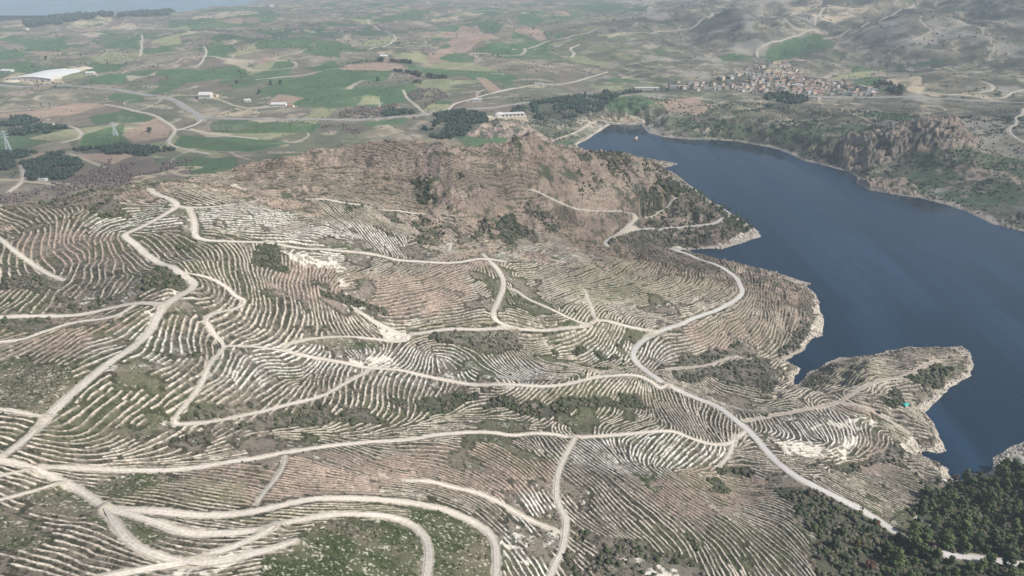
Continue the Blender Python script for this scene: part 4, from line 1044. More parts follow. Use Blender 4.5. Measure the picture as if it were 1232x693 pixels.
# shrubs on the far shore slope
wgt = ((X > 0) & (R > 900) & (R < 1700) & free & (SHORE > 8)) * (1 - Mr * .85) * area * (.12 + sstep(.48, .62, fbm(X, Y, 30, 3, 280, .6)))
x, y, i, j, r_ = pick(wgt, 14000, 13)
s = .7 + 1.5 * r_.random(len(x)) ** 2
blobs('shore_scrub', np.stack([x, y, gz(x, y)], -1), np.stack([s, s, s * .8], -1), lin(72, 82, 66) * (.65 + .6 * r_.random((len(x), 1))), leaf_mat, label='dark scrub on the slopes across the lake', seed=7)

# ------------------------------------------------------------------ individual trees
bark = noisy_mat('bark', lin(96, 82, 70), .25, 2.0, .95)
def crown_mat(nm, c, rnd=.22): return noisy_mat(nm, c, .35, .9, .9, randobj=rnd)
CM = {'pine': crown_mat('pine_needles', lin(76, 88, 62)), 'olive': crown_mat('olive_needles', lin(92, 104, 68)), 'rust': crown_mat('rusty_leaves', lin(122, 92, 78)), 'bare': crown_mat('bare_twigs', lin(104, 92, 84)),
      'leafy': crown_mat('dark_leaves', lin(62, 74, 60)), 'pale': crown_mat('pale_twigs', lin(150, 150, 138))}
def crown_mesh(name, h, rad, seed, conic=.5, lumps=22, base=.22, mat=None):
    r_ = np.random.default_rng(seed); V, F, off = [], [], 0
    for k in range(lumps):
        t = r_.random() ** .8; zc = h * (base + (1 - base) * t * .93)
        env = rad * (1 - conic * t) * math.sin(math.pi * min(1, .25 + .75 * (1 - t) + .08)) ** .5 if t > .5 else rad * (1 - conic * t)
        a = r_.random() * 6.283; q = env * (.35 + .45 * r_.random())
        c = np.array([q * math.cos(a), q * math.sin(a), zc]); s = rad * (.30 + .22 * r_.random()) * (1 - .3 * t)
        v = ICO_V * (1 + (r_.random((12, 1)) - .5) * .6) * s * np.array([1, 1, .72]) + c
        V.append(v); F.append(ICO_F + off); off += 12
        # needles: little loose tufts round each bough
        m = 26
        d = r_.normal(size=(m, 3)); d /= np.linalg.norm(d, axis=1)[:, None]
        cc = c + d * s * (.85 + .4 * r_.random((m, 1))) * np.array([1, 1, .75])
        tri = r_.normal(size=(m, 3, 3)) * s * .26
        V.append((cc[:, None] + tri).reshape(-1, 3)); F.append(np.arange(m * 3).reshape(-1, 3) + off); off += m * 3
    me = np_mesh(name, np.vstack(V), np.vstack(F).ravel(), 3, smooth=False)
    if mat: me.materials.append(mat)
    return me
def trunk_mesh(name, h, r0, seed, limbs=4):
    r_ = np.random.default_rng(seed); V, F, off = [], [], 0
    def tube(a, b, ra, rb):
        nonlocal off
        a, b = np.array(a, float), np.array(b, float); d = (b - a) / np.linalg.norm(b - a)
        u = np.cross(d, (0.3, 1, .1)); u /= np.linalg.norm(u); w_ = np.cross(d, u); n = 6
        for c, r in ((a, ra), (b, rb)):
            for k in range(n):
                q = k / n * 6.283; V.append(c + (u * math.cos(q) + w_ * math.sin(q)) * r)
        for k in range(n): F.append([off + k, off + (k + 1) % n, off + n + (k + 1) % n, off + n + k])
        off += 2 * n
    tube((0, 0, -.8), (.05 * h * .3, 0, h * .5), r0, r0 * .6); tube((.05 * h * .3, 0, h * .5), (0, .1, h * .93), r0 * .6, r0 * .15)
    for k in range(limbs):
        a = r_.random() * 6.283; z0 = h * (.25 + .12 * k)
        tube((0, 0, z0), (h * .22 * math.cos(a), h * .22 * math.sin(a), z0 + h * .1), r0 * .35, r0 * .1)
    me = np_mesh(name, np.array(V), np.array(F).ravel(), 4); me.materials.append(bark)
    return me
def tree_proto(name, h, rad, seed, mat, **kw):
    cm = crown_mesh(name + '_crown', h, rad, seed, mat=mat, **kw); tm = trunk_mesh(name + '_trunk', h, max(.12, h * .028), seed)
    return cm, tm
def place_tree(name, proto, x, y, rot, sc, label, cat='tree', group=None, zoff=0.0):
    e = bpy.data.objects.new(name, None); COL.objects.link(e)
    e.location = (x, y, float(gz(x, y)[0]) + zoff); e.rotation_euler = (0, 0, rot); e.scale = (sc, sc, sc * (0.9 + .2 * random.random()))
    e.empty_display_size = .5
    tag(e, label, cat, group)
    c = bpy.data.objects.new('crown', proto[0]); t = bpy.data.objects.new('trunk', proto[1])
    for o in (c, t): COL.objects.link(o); o.parent = e
    return e
PINES = [tree_proto('pine', h, r, 40 + k, CM['pine'] if k % 3 else CM['olive'], conic=cn) for k, (h, r, cn) in enumerate(((7.5, 2.9, .45), (6.5, 3.1, .35), (8.5, 2.8, .6), (5.5, 2.6, .3), (7.0, 2.5, .55), (6.0, 2.9, .4), (9.0, 3.2, .5)))]
BARE = [tree_proto('bare', 5.0, 2.4, 70 + k, CM['bare'], conic=.2) for k in range(2)]
RUST = tree_proto('rust', 4.6, 2.3, 75, CM['rust'], conic=.1)
LEAFY = [tree_proto('leafy', 11, 5.0, 80 + k, CM['leafy'], conic=.15, lumps=24, base=.12) for k in range(3)]
PALE = tree_proto('poplar', 15, 2.0, 90, CM['pale'], conic=.3, lumps=20, base=.05)

def spaced(P_, sp, n, seed, forbid=None):
    r_ = random.Random(seed); (x0, y0), (x1, y1) = P_.min(0), P_.max(0); out = []; grid = {}
    for _ in range(n * 60):
        if len(out) >= n: break
        x = r_.uniform(x0, x1); y = r_.uniform(y0, y1)
        if not in_poly(np.array([x]), np.array([y]), P_)[0]: continue
        if forbid and forbid(x, y): continue
        c = (int(x // sp), int(y // sp))
        if any((a - x) ** 2 + (b - y) ** 2 < sp * sp for i in (-1, 0, 1) for j in (-1, 0, 1) for a, b in grid.get((c[0] + i, c[1] + j), ())): continue
        grid.setdefault(c, []).append((x, y)); out.append((x, y))
    return out
GRAVEL = road_data[10][3]
MARL = [zpoly(*w_) for w_ in (WHITES[3], WHITES[4])]
def wood_forbid(x, y):
    q_ = np.argmin((GRAVEL[:, 0] - x) ** 2 + (GRAVEL[:, 1] - y) ** 2)
    if np.hypot(*(GRAVEL[q_] - (x, y))) < 4.6: return True
    if base_h(np.array([x]), np.array([y]), SHORE0)[0] < 5: return True
    return any(in_poly(np.array([x]), np.array([y]), m)[0] for m in MARL)
W1 = zpoly((922, 518), [(640,505),(720,480),(705,410),(740,320),(850,290),(940,245),(1080,225),(1140,160),(1228,190),(1420,200),(1420,640),(1228,625),(860,590),(760,560),(690,540)])
W2 = zpoly((922, 518), [(560,600),(640,520),(760,580),(860,612),(1000,625),(1228,660),(1420,680),(1420,860),(560,860),(560,700)])
W3 = zpoly((922, 518), [(60,280),(180,280),(330,330),(470,420),(600,505),(560,600),(470,640),(400,700),(380,800),(290,800),(240,570),(240,500),(150,370)])
k = 0
for P_, sp, n, sd, lab, grp in ((W1, 5.0, 165, 1, 'dark green pine packed in the wood between gravel road and lake', 'pines of the lakeside wood'),
                                (W2, 5.2, 62, 2, 'dark green pine growing below the gravel road in the corner', 'pines below the gravel road')):
    for x, y in spaced(P_, sp, n, sd, wood_forbid):
        place_tree('pine_tree', PINES[k % 7], x, y, random.random() * 6.28, .7 + .8 * random.random() ** 1.3, lab, group=grp); k += 1
for x, y in spaced(W3, 9.0, 22, 3, wood_forbid):
    kd = random.random()
    if kd < .75: place_tree('pine_tree', PINES[k % 7], x, y, random.random() * 6.28, .55 + .4 * random.random(), 'small bushy pine on the scrubby slope left of the gravel road', group='young pines on the roadside slope')
    else: place_tree('bare_tree', BARE[k % 2], x, y, random.random() * 6.28, .5 + .3 * random.random(), 'leafless grey brown tree among pines on the roadside slope', group='bare trees on the roadside slope')
    k += 1
for u, v, sc in ((1084, 655, 1.1), (1091, 660, 1.25), (1099, 663, 1.2), (1107, 668, 1.25), (1115, 672, 1.1), (1079, 651, .8), (1122, 676, .9)):
    x, y = hit(u, v); place_tree('pine_tree', PINES[k % 7], x, y, k, sc, 'tall pine hiding the bend of the gravel road in the corner', group='pines hiding the road bend'); k += 1
P4 = zpoly((616, 170), [(640,225),(760,195),(880,240),(1020,295),(1130,380),(1160,425),(1060,440),(1050,380),(990,330),(860,285),(700,290)])
for x, y in spaced(P4, 6.5, 62, 4, lambda x, y: base_h(np.array([x]), np.array([y]), SHORE0)[0] < 5 or np.min((road_data[21][3][:, 0] - x) ** 2 + (road_data[21][3][:, 1] - y) ** 2) < 36):
    place_tree('pine_tree', PINES[k % 7], x, y, random.random() * 6.28, .75 + .4 * random.random(), 'dark pine on the wooded crest of the headland by the lake', group='pines on the headland crest'); k += 1
for nm, pr, u, v, sc, lab, cat in (('roadside_bush', RUST, 1055, 631, .75, 'reddish brown bush on the left verge of the gravel road', 'bush'), ('rusty_tree', RUST, 1046, 683, 1.1, 'rust brown leafed tree among pines at the bottom edge', 'tree'),
        ('olive_tree', tree_proto('ochre', 4.5, 2.2, 77, crown_mat('ochre_leaves', lin(110, 96, 62))), 1030, 657, 1.0, 'ochre green tree beside the white rubble in the roadside scrub', 'tree'),
        ('roadside_bush', BARE[0], 1038, 613, .32, 'small dark bush on the edge of the gravel road', 'bush'), ('round_bush', PINES[1], 750, 437, .45, 'dark round bush at the elbow of the gravel road junction', 'bush'),
        ('round_bush', PINES[3], 922, 501, .5, 'dark bush where the headland track meets the gravel road', 'bush'), ('bare_tree', BARE[1], 1150, 575, .9, 'leafless grey tree at the water edge of the narrow bay', 'tree'),
        ('bare_tree', BARE[0], 1142, 581, .8, 'leafless grey tree behind the one at the bay edge', 'tree')):
    x, y = hit(u, v); place_tree(nm, pr, x, y, 1.0, sc, lab, cat)

def row(px0, px1, n, proto, sc, lab, grp, nm='broadleaf_tree', jit=.4):
    for q in range(n):
        t = (q + .5) / n; u = px0[0] + (px1[0] - px0[0]) * t + random.uniform(-jit, jit); v = px0[1] + (px1[1] - px0[1]) * t + random.uniform(-jit, jit) * .5
        x, y = hit(u, v); pr = proto[q % len(proto)] if isinstance(proto, list) else proto
        place_tree(nm, pr, x, y, random.random() * 6, sc * random.uniform(.75, 1.2), lab, group=grp)
row((417, 77.5), (458, 72.5), 15, LEAFY, .55, 'small dark tree in the long row above the pink field', 'trees above the pink field')
row((455, 74), (462, 74.5), 3, LEAFY, 1.1, 'tall dark tree by the white shed above the pink field', 'tall trees by the white shed')
row((469, 75), (496, 77), 11, LEAFY, 1.0, 'dark tree in the clump right of the white shed', 'tree clump right of the shed')
row((474, 87.5), (484, 87.5), 4, LEAFY, 1.0, 'dark tree in the short row at the pink field corner', 'short tree row at the field corner')
row((488, 88), (507, 93), 8, LEAFY, 1.0, 'dark tree in the slanting row below the pink field', 'slanting tree row')
row((512, 93.5), (538, 95.5), 8, LEAFY, 1.05, 'dark tree in the rightmost row below the pink field', 'rightmost tree row')
row((498, 99), (507, 99.5), 3, LEAFY, 1.0, 'dark tree of the small group below the slanting row', 'small tree group below the rows')
row((253, 158), (285, 159), 9, PALE, .95, 'pale leafless poplar in the row on the green field', 'poplars on the green field', 'poplar_tree')
for u, v, lab in ((326, 102, 'left of two lone dark trees on the green plain'), (338, 102, 'right of two lone dark trees on the green plain'), (312, 112, 'dark round tree at the edge of the big green field'),
                  (180, 158, 'dark tree cluster crown in the brown field beside the farm road'), (285, 101, 'lone dark tree near the white farm shed'), (56, 72, 'dark tree standing above the white industrial hall'), (480, 54, 'dark tree beside the bend of the tan field road'), (455, 97, 'round dark tree below the dark green strip field')):
    x, y = hit(u, v); place_tree('broadleaf_tree', LEAFY[int(u) % 3], x, y, 1, 1.0, lab)

# ------------------------------------------------------------------ boxes, prisms and buildings
class MB:
    def __init__(s): s.V = []; s.F = []
    def poly(s, pts, faces):
        o = len(s.V); s.V += [tuple(p) for p in pts]; s.F += [tuple(o + i for i in f) for f in faces]; return s
    def box(s, x0, x1, y0, y1, z0, z1):
        return s.poly([(x0,y0,z0),(x1,y0,z0),(x1,y1,z0),(x0,y1,z0),(x0,y0,z1),(x1,y0,z1),(x1,y1,z1),(x0,y1,z1)], [(0,3,2,1),(4,5,6,7),(0,1,5,4),(1,2,6,5),(2,3,7,6),(3,0,4,7)])
    def bar(s, a, b, t):
        a, b = np.array(a, float), np.array(b, float); d = b - a; d /= np.linalg.norm(d)
        u = np.cross(d, (0, 0, 1) if abs(d[2]) < .9 else (1, 0, 0)); u = u / np.linalg.norm(u) * t / 2; w_ = np.cross(d, u)
        return s.poly([a-u-w_, a+u-w_, a+u+w_, a-u+w_, b-u-w_, b+u-w_, b+u+w_, b-u+w_], [(0,3,2,1),(4,5,6,7),(0,1,5,4),(1,2,6,5),(2,3,7,6),(3,0,4,7)])
    def prism(s, prof, y0, y1):
        """profile in x-z extruded along y"""
        n = len(prof); p = [(x, y0, z) for x, z in prof] + [(x, y1, z) for x, z in prof]
        return s.poly(p, [tuple(range(n)), tuple(range(2 * n - 1, n - 1, -1))] + [(i, i + n, (i + 1) % n + n, (i + 1) % n) for i in range(n)])
    def cyl(s, c, r, h, n=12, axis='z'):
        P0, P1 = [], []
        for k in range(n):
            a = k / n * 6.2832
            if axis == 'z': P0.append((c[0] + r * math.cos(a), c[1] + r * math.sin(a), c[2])); P1.append((c[0] + r * math.cos(a), c[1] + r * math.sin(a), c[2] + h))
            else: P0.append((c[0], c[1] + r * math.cos(a), c[2] + r * math.sin(a))); P1.append((c[0] + h, c[1] + r * math.cos(a), c[2] + r * math.sin(a)))
        return s.poly(P0 + P1, [tuple(range(n - 1, -1, -1)), tuple(range(n, 2 * n))] + [(i, (i + 1) % n, (i + 1) % n + n, i + n) for i in range(n)])
    def mesh(s, name, mat=None):
        me = bpy.data.meshes.new(name); me.from_pydata(s.V, [], s.F); me.update()
        if mat: me.materials.append(mat)
        return me
def M(nm, c, var=.1, rough=.85, scale=.4): return noisy_mat(nm, lin(*c), var, scale, rough)
WALLM = {'white': M('white_plaster', (208, 202, 192)), 'cream': M('cream_plaster', (206, 192, 168)), 'grey': M('grey_stone', (150, 142, 134)), 'pink': M('pink_plaster', (196, 162, 146))}
ROOFM = {'red': M('red_tiles', (168, 134, 120), .2), 'brown': M('weathered_tiles', (158, 138, 126), .2), 'grey': M('grey_sheet_roof', (156, 154, 152)), 'white': M('white_sheet_roof', (206, 203, 197))}
GLASS = M('dark_window', (60, 66, 74), .05, .3)
def house_mesh(L, D, Hh, flat):
    w_ = MB(); r = MB()
    if flat:
        w_.box(-L/2, L/2, -D/2, D/2, -2, Hh); r.box(-L/2 - .3, L/2 + .3, -D/2 - .3, D/2 + .3, Hh + .003, Hh + .35)
    else:
        rise = D * .24
        w_.poly([(-L/2,-D/2,-2),(L/2,-D/2,-2),(L/2,D/2,-2),(-L/2,D/2,-2),(-L/2,-D/2,Hh),(L/2,-D/2,Hh),(L/2,D/2,Hh),(-L/2,D/2,Hh),(-L/2,0,Hh+rise),(L/2,0,Hh+rise)],
                [(0,1,5,4),(2,3,7,6),(1,2,6,9,5),(3,0,4,8,7),(0,3,2,1)])
        for sg in (1, -1):
            y0, z0 = sg * (D/2 + .5), Hh - .5 * rise / (D/2)
            r.poly([(-L/2-.4,y0,z0+.02),(L/2+.4,y0,z0+.02),(L/2+.4,0,Hh+rise+.02),(-L/2-.4,0,Hh+rise+.02),(-L/2-.4,y0,z0+.25),(L/2+.4,y0,z0+.25),(L/2+.4,0,Hh+rise+.25),(-L/2-.4,0,Hh+rise+.25)],
                   [(0,3,2,1),(4,5,6,7),(0,1,5,4),(1,2,6,5),(2,3,7,6),(3,0,4,7)])
    return w_, r
WIN = {}
HCACHE = {}
def house(x, y, rot, L, D, Hh, wc, rc, label, group=None, name='village_house', windows=False, flat=False, cat='house'):
    key = (L, D, Hh, wc, rc, flat)
    if key not in HCACHE:
        w_, r = house_mesh(L, D, Hh, flat); HCACHE[key] = (w_.mesh('house_wall', WALLM[wc]), r.mesh('house_roof', ROOFM[rc]))
    e = bpy.data.objects.new(name, None); COL.objects.link(e)
    e.location = (x, y, float(gz(x, y)[0]) + .2); e.rotation_euler = (0, 0, rot); tag(e, label, cat, group)
    for nm, me in zip(('wall', 'roof'), HCACHE[key]):
        o = bpy.data.objects.new(nm, me); COL.objects.link(o); o.parent = e
    if windows:
        n = max(2, int(L / 5))
        for q in range(n):
            xx = -L/2 + L * (q + .5) / n
            wk = (round(L / n * .45, 2), Hh)
            if wk not in WIN: WIN[wk] = MB().box(-wk[0]/2, wk[0]/2, -.06, .06, Hh * .35, Hh * .75).mesh('window', GLASS)
            o = bpy.data.objects.new('window', WIN[wk]); COL.objects.link(o); o.parent = e; o.location = (xx, -D/2 - .03, 0)
    return e
# the village, row above row on its slope
VC = {'white': 'white', 'cream': 'cream coloured', 'grey': 'grey stone', 'pink': 'pinkish'}
VR = {'red': 'red tiled', 'brown': 'brown tiled', 'grey': 'grey', 'white': 'white'}
rv = random.Random(21)
spots = []
zones = [([(878,104),(905,92),(930,90),(965,90),(985,98),(1000,106),(990,113),(940,113),(905,112),(885,110)], 118, 'core of the village', 2.4),
         ([(985,100),(1010,97),(1028,101),(1048,108),(1052,115),(1000,114),(990,110)], 30, 'right end of the village', 3.6),
         ([(880,84),(905,80),(950,76),(972,86),(960,89),(920,88),(885,94)], 24, 'upper edge of the village', 3.8),
         ([(800,100),(850,96),(880,94),(885,106),(860,110),(800,110)], 20, 'left outskirts of the village', 4.2)]
def inpx(u, v, P_): return in_poly(np.array([u]), np.array([v]), np.array(P_))[0]
for P_, n, zn, sp in zones:
    tries = 0; c = 0
    us = [p[0] for p in P_]; vs = [p[1] for p in P_]
    while c < n and tries < 8000:
        tries += 1; u = rv.uniform(min(us), max(us)); v = rv.uniform(min(vs), max(vs))
        if not inpx(u, v, P_) or any(abs(u - a) < sp * 1.25 and abs(v - b) < sp * .62 for a, b in spots): continue
        spots.append((u, v)); c += 1
        wc = rv.choices(('white', 'cream', 'grey', 'pink'), (60, 18, 14, 8))[0]; rc = rv.choices(('red', 'brown', 'grey', 'white'), (34, 36, 18, 12))[0]
        L, D, Hh = rv.choice(((9, 7, 6), (10, 8, 7), (8, 6, 4.5), (12, 8, 6), (9, 9, 7.5)))
        flat = rc in ('grey', 'white')
        x, y = hit(u, v)
        house(x, y, rv.uniform(-.5, .5) + (math.pi / 2 if rv.random() < .3 else 0), L, D, Hh, wc, rc, f'{VC[wc]} house with {VR[rc]} roof in the {zn}', f'{VC[wc]} houses with {VR[rc]} roofs, {zn}', flat=flat)
# trees between the houses
for q in range(46):
    P_, n, zn, sp = zones[rv.choice((0, 0, 1, 1, 2, 3))]
    us = [p[0] for p in P_]; vs = [p[1] for p in P_]
    for _ in range(50):
        u = rv.uniform(min(us), max(us)); v = rv.uniform(min(vs), max(vs))
        if inpx(u, v, P_) and not any(abs(u - a) < 2.2 and abs(v - b) < 1.4 for a, b in spots):
            x, y = hit(u, v); place_tree('broadleaf_tree', LEAFY[q % 3], x, y, q, .45 + .3 * rv.random(), f'dark tree between houses in the {zn}', group=f'trees in the {zn}'); break
# larger and outlying buildings
for u, v, L, D, Hh, wc, rc, flat, lab, nm in (
    (778, 107, 62, 12, 5, 'white', 'white', True, 'very long low white building left of the village', 'long_shed'), (817, 106, 46, 14, 6, 'white', 'grey', True, 'long white building with grey roof near the village outskirts', 'long_shed'),
    (648, 101.5, 22, 9, 4, 'white', 'white', True, 'white shed beside the pale road left of the village', 'shed'), (632, 16, 40, 14, 6, 'white', 'grey', True, 'pale building at the far plain top centre', 'farm_building'),
    (248, 117, 30, 22, 8, 'white', 'white', False, 'white gabled warehouse beside the highway bend', 'warehouse'), (259, 116, 14, 10, 5, 'cream', 'brown', False, 'small cream house right of the white warehouse', 'farmhouse'),
    (336, 128, 34, 14, 5, 'white', 'white', False, 'white roofed farm building on the edge of the green field', 'farm_building'), (350, 129.5, 14, 9, 4, 'cream', 'red', False, 'small cream farmhouse right of the white farm building', 'farmhouse'),
    (462, 69.5, 22, 14, 5, 'white', 'white', False, 'small white shed between the tree rows above the pink field', 'shed'), (109, 89.5, 24, 12, 5, 'white', 'white', False, 'white shed right of the gravel heaps', 'shed'),
    (9, 85.5, 34, 16, 4, 'white', 'white', False, 'low white building left above the industrial hall', 'shed'), (298, 123, 14, 10, 4, 'white', 'white', False, 'small white hut by the highway junction fields', 'shed'),
    (1052, 110, 14, 10, 6, 'white', 'grey', True, 'white house at the right tip of the village', 'village_house'), (1028, 114, 12, 9, 6, 'white', 'brown', False, 'white house alone by the highway right of the village', 'village_house'),
    (574, 123, 22, 12, 5, 'white', 'white', True, 'white shed by the small road left of the pine wood', 'shed'), (52, 196 + 22, 12, 6, 3, 'white', 'white', True, 'tiny white hut in the pine valley at the left', 'shed'),
    (320, 2.5, 90, 40, 8, 'white', 'grey', True, 'long pale shed at the top edge of the plain', 'farm_building'), (1207, 113, 20, 12, 6, 'cream', 'grey', True, 'cream building beside the quarry road at the right', 'farm_building'),
    (31, 36.5, 30, 18, 6, 'white', 'white', True, 'small white building on the distant plain at the left', 'farm_building'), (327, 9, 26, 18, 8, 'white', 'white', False, 'white house on the far plain near the coast', 'farmhouse')):
    x, y = hit(u, v); house(x, y, rv.uniform(-.25, .25), L, D, Hh, wc, rc, lab, name=nm, flat=flat, windows=L > 12, cat='building')
# industrial hall: wide white box under a shallow curved roof
def on_ground(name, x, y, rot, label, cat, zoff=0.0, group=None):
    e = bpy.data.objects.new(name, None); COL.objects.link(e); e.location = (x, y, float(gz(x, y)[0]) + zoff); e.rotation_euler = (0, 0, rot)
    return tag(e, label, cat, group)
def part(name, mb, mat, parent, loc=(0, 0, 0)):
    return link(name, mb.mesh(name, None), mat, parent, loc)
x0, y0 = hit(13, 96); x1, y1 = hit(62, 97); W_ = math.hypot(x1 - x0, y1 - y0)
hall = on_ground('industrial_hall', (x0 + x1) / 2, (y0 + y1) / 2, math.atan2(y1 - y0, x1 - x0), 'very large white industrial hall with a broad pale roof', 'building')
prof = [(-W_/2 + W_ * t, 7 + 5 * math.sin(math.pi * t)) for t in np.linspace(0, 1, 15)]
part('wall', MB().prism([(-W_/2, -6), (W_/2, -6), (W_/2, 6.9)] + [(a, b - .1) for a, b in prof[::-1]] + [(-W_/2, 6.9)], 0, 150), WALLM['white'], hall)
part('roof', MB().prism([(a, b) for a, b in prof] + [(a, b + .6) for a, b in prof[::-1]], -2, 152), M('bright_membrane_roof', (224, 222, 216), .06), hall)
for q in range(7): part('door', MB().box(-3, 3, -.3, -.05, 0, 5), M('grey_shutter', (140, 146, 150)), hall, (-W_/2 + W_ * (q + .5) / 7, 0, 0))
# gravel heaps by the hall
for q, (u, v, rad, hh) in enumerate(((78, 85, 26, 9), (90, 84, 30, 8), (101, 82, 24, 7), (15, 97.5, 20, 5), (66, 94, 18, 6))):
    x, y = hit(u, v); n = 18; r_ = np.random.default_rng(q); V = [(0, 0, hh)]; F = []
    for ring, (fr, fz) in enumerate(((.35, .72), (.7, .3), (1.0, -.25))):
        for k_ in range(n): a = k_ / n * 6.283; rr = rad * fr * (1 + .25 * (r_.random() - .5)); V.append((rr * math.cos(a) * 1.4, rr * math.sin(a), hh * fz))
    F += [(0, 1 + k_, 1 + (k_ + 1) % n) for k_ in range(n)]
    for ring in range(2): F += [(1 + ring * n + k_, 1 + (ring + 1) * n + k_, 1 + (ring + 1) * n + (k_ + 1) % n, 1 + ring * n + (k_ + 1) % n) for k_ in range(n)]
    mb = MB(); mb.poly(V, F); o = link('gravel_heap', mb.mesh('gravel_heap'), M('pale_gravel', (206, 194, 172), .2), None, (x, y, float(gz(x, y)[0])))
    tag(o, ('pale gravel heap directly right of the industrial hall', 'widest pale gravel heap right of the industrial hall', 'tan gravel heap farthest right from the industrial hall', 'white spoil heap at the left foot of the industrial hall', 'pale spoil heap at the right front corner of the hall')[q], 'gravel heap')
# white pavilion by the pine wood
x0, y0 = hit(588, 148); x1, y1 = hit(634, 147)
pv = on_ground('hillside_pavilion', (x0 + x1) / 2, (y0 + y1) / 2 + 6, math.atan2(y1 - y0, x1 - x0), 'long white pavilion with a bulging tent roof beside the pine wood', 'building')
Wp = math.hypot(x1 - x0, y1 - y0)
part('terrace_wall', MB().box(-Wp/2, Wp/2, 0, 22, -8, 5), WALLM['cream'], pv)
part('hall_wall', MB().box(-Wp*.18, Wp*.45, 3, 20, 5, 10), WALLM['white'], pv)
part('roof', MB().box(-Wp*.19, Wp*.46, 2, 21, 10.01, 10.8), ROOFM['white'], pv)
dome = MB(); V = []; F = []
for a_ in range(7):
    for b_ in range(16):
        ph = a_ / 6 * math.pi / 2; V.append((13 * math.cos(ph) * math.cos(b_ / 16 * 6.283), 9 * math.cos(ph) * math.sin(b_ / 16 * 6.283), 9 * math.sin(ph)))
for a_ in range(6):
    for b_ in range(16): F.append((a_ * 16 + b_, a_ * 16 + (b_ + 1) % 16, (a_ + 1) * 16 + (b_ + 1) % 16, (a_ + 1) * 16 + b_))
dome.poly(V, F); part('tent_roof', dome, ROOFM['white'], pv, (-Wp * .2, 11, 5))
for q in range(6): part('window', MB().box(-2, 2, -.1, .1, 6, 9), GLASS, pv, (-Wp*.12 + q * Wp * .1, 2.9, 0))
# tour boat moored on the lake
x, y = at_z(765.5, 167.5, 0)
bt = bpy.data.objects.new('tour_boat', None); COL.objects.link(bt); bt.location = (x, y, .1); bt.rotation_euler = (0, 0, 1.05)
tag(bt, 'small white and orange tour boat alone on the lake', 'boat')
hull = [(-8, 1.9), (-8.2, 0), (-8, -1.9), (4, -2.2), (7.5, -1.2), (9.6, 0), (7.5, 1.2), (4, 2.2)]
V = [(a * .93, b * .8, -.4) for a, b in hull] + [(a, b, 1.5) for a, b in hull]
part('hull', MB().poly(V, [tuple(range(8)), tuple(range(15, 7, -1))] + [(i, i + 8, (i + 1) % 8 + 8, (i + 1) % 8) for i in range(8)]), M('orange_hull', (214, 160, 128), .05, .5), bt)
part('cabin', MB().box(-6, 2.5, -1.6, 1.6, 1.5, 3.7), WALLM['white'], bt); part('roof', MB().box(-6.6, 3.2, -2, 2, 3.71, 3.95), ROOFM['white'], bt)
part('wheelhouse', MB().box(.2, 2.6, -1.2, 1.2, 3.96, 5.6), WALLM['white'], bt); part('window', MB().box(-5.5, 2.2, -1.64, 1.64, 2.3, 3.1), GLASS, bt)
part('rail', MB().bar((3, -2, 2.3), (8.6, 0, 2.3), .12).bar((3, 2, 2.3), (8.6, 0, 2.3), .12).bar((8.6, 0, 1.5), (8.6, 0, 2.3), .12), WALLM['white'], bt)
# lattice pylons of the power line
steel = M('galvanised_steel', (196, 200, 204), .06, .5)
def pylon(u, v, hh, label):
    x, y = hit(u, v); e = on_ground('electricity_pylon', x, y, .35, label, 'pylon')
    for sx in (-1, 1):
        for sy in (-1, 1): part('leg', MB().bar((sx * 4.2, sy * 4.2, -2), (sx * .9, sy * .9, hh * .68), .55).bar((sx * .9, sy * .9, hh * .68), (sx * .3, sy * .3, hh), .45), steel, e)
    br = MB(); lv = np.linspace(0, .68, 7)
    for a, b in zip(lv[:-1], lv[1:]):
        ra, rb_ = 4.2 - 3.3 * a / .68, 4.2 - 3.3 * b / .68
        for (s0, s1) in (((-1, -1), (1, -1)), ((1, -1), (1, 1)), ((1, 1), (-1, 1)), ((-1, 1), (-1, -1))):
            br.bar((s0[0] * ra, s0[1] * ra, a * hh), (s1[0] * rb_, s1[1] * rb_, b * hh), .3); br.bar((s1[0] * ra, s1[1] * ra, a * hh), (s0[0] * rb_, s0[1] * rb_, b * hh), .3)
    part('lattice_brace', br, steel, e)
    for zf, w_ in ((.70, 6.0), (.82, 8.0), (.93, 5.5)):
        part('cross_arm', MB().bar((-w_, 0, zf * hh), (0, .5, zf * hh + 1.6), .35).bar((w_, 0, zf * hh), (0, .5, zf * hh + 1.6), .35).bar((-w_, 0, zf * hh), (w_, 0, zf * hh), .4), steel, e)
pylon(11, 181, 38, 'tall lattice pylon above the pine valley at the left edge')
pylon(139, 162, 26, 'distant lattice pylon in the green fields of the valley')
# turquoise shelter on the headland
x, y = hit(1089, 490)
sh = on_ground('tarpaulin_shelter', x, y, .3, 'small turquoise tarpaulin shelter on the headland near the shore', 'shelter')
tarp = M('turquoise_tarpaulin', (72, 190, 176), .1, .6)
part('roof', MB().poly([(-2,-1.7,2.2),(2,-1.7,2.2),(2.1,0,3),(-2.1,0,3),(2,1.7,2.2),(-2,1.7,2.2),(-2,-1.7,2.28),(2,-1.7,2.28),(2.1,0,3.08),(-2.1,0,3.08),(2,1.7,2.28),(-2,1.7,2.28)], [(0,3,2,1),(3,5,4,2),(6,7,8,9),(9,8,10,11),(0,1,7,6),(4,5,11,10)]), tarp, sh)
part('wall', MB().box(-1.9, 1.9, 1.45, 1.55, 0, 2.2).box(-1.95, -1.85, -1.5, 1.45, 0, 2.2), tarp, sh)
for sx in (-1, 1):
    for sy in (-1, 1): part('post', MB().box(sx*1.98-.06, sx*1.98+.06, sy*1.65-.06, sy*1.65+.06, -.5, 2.2), bark, sh)
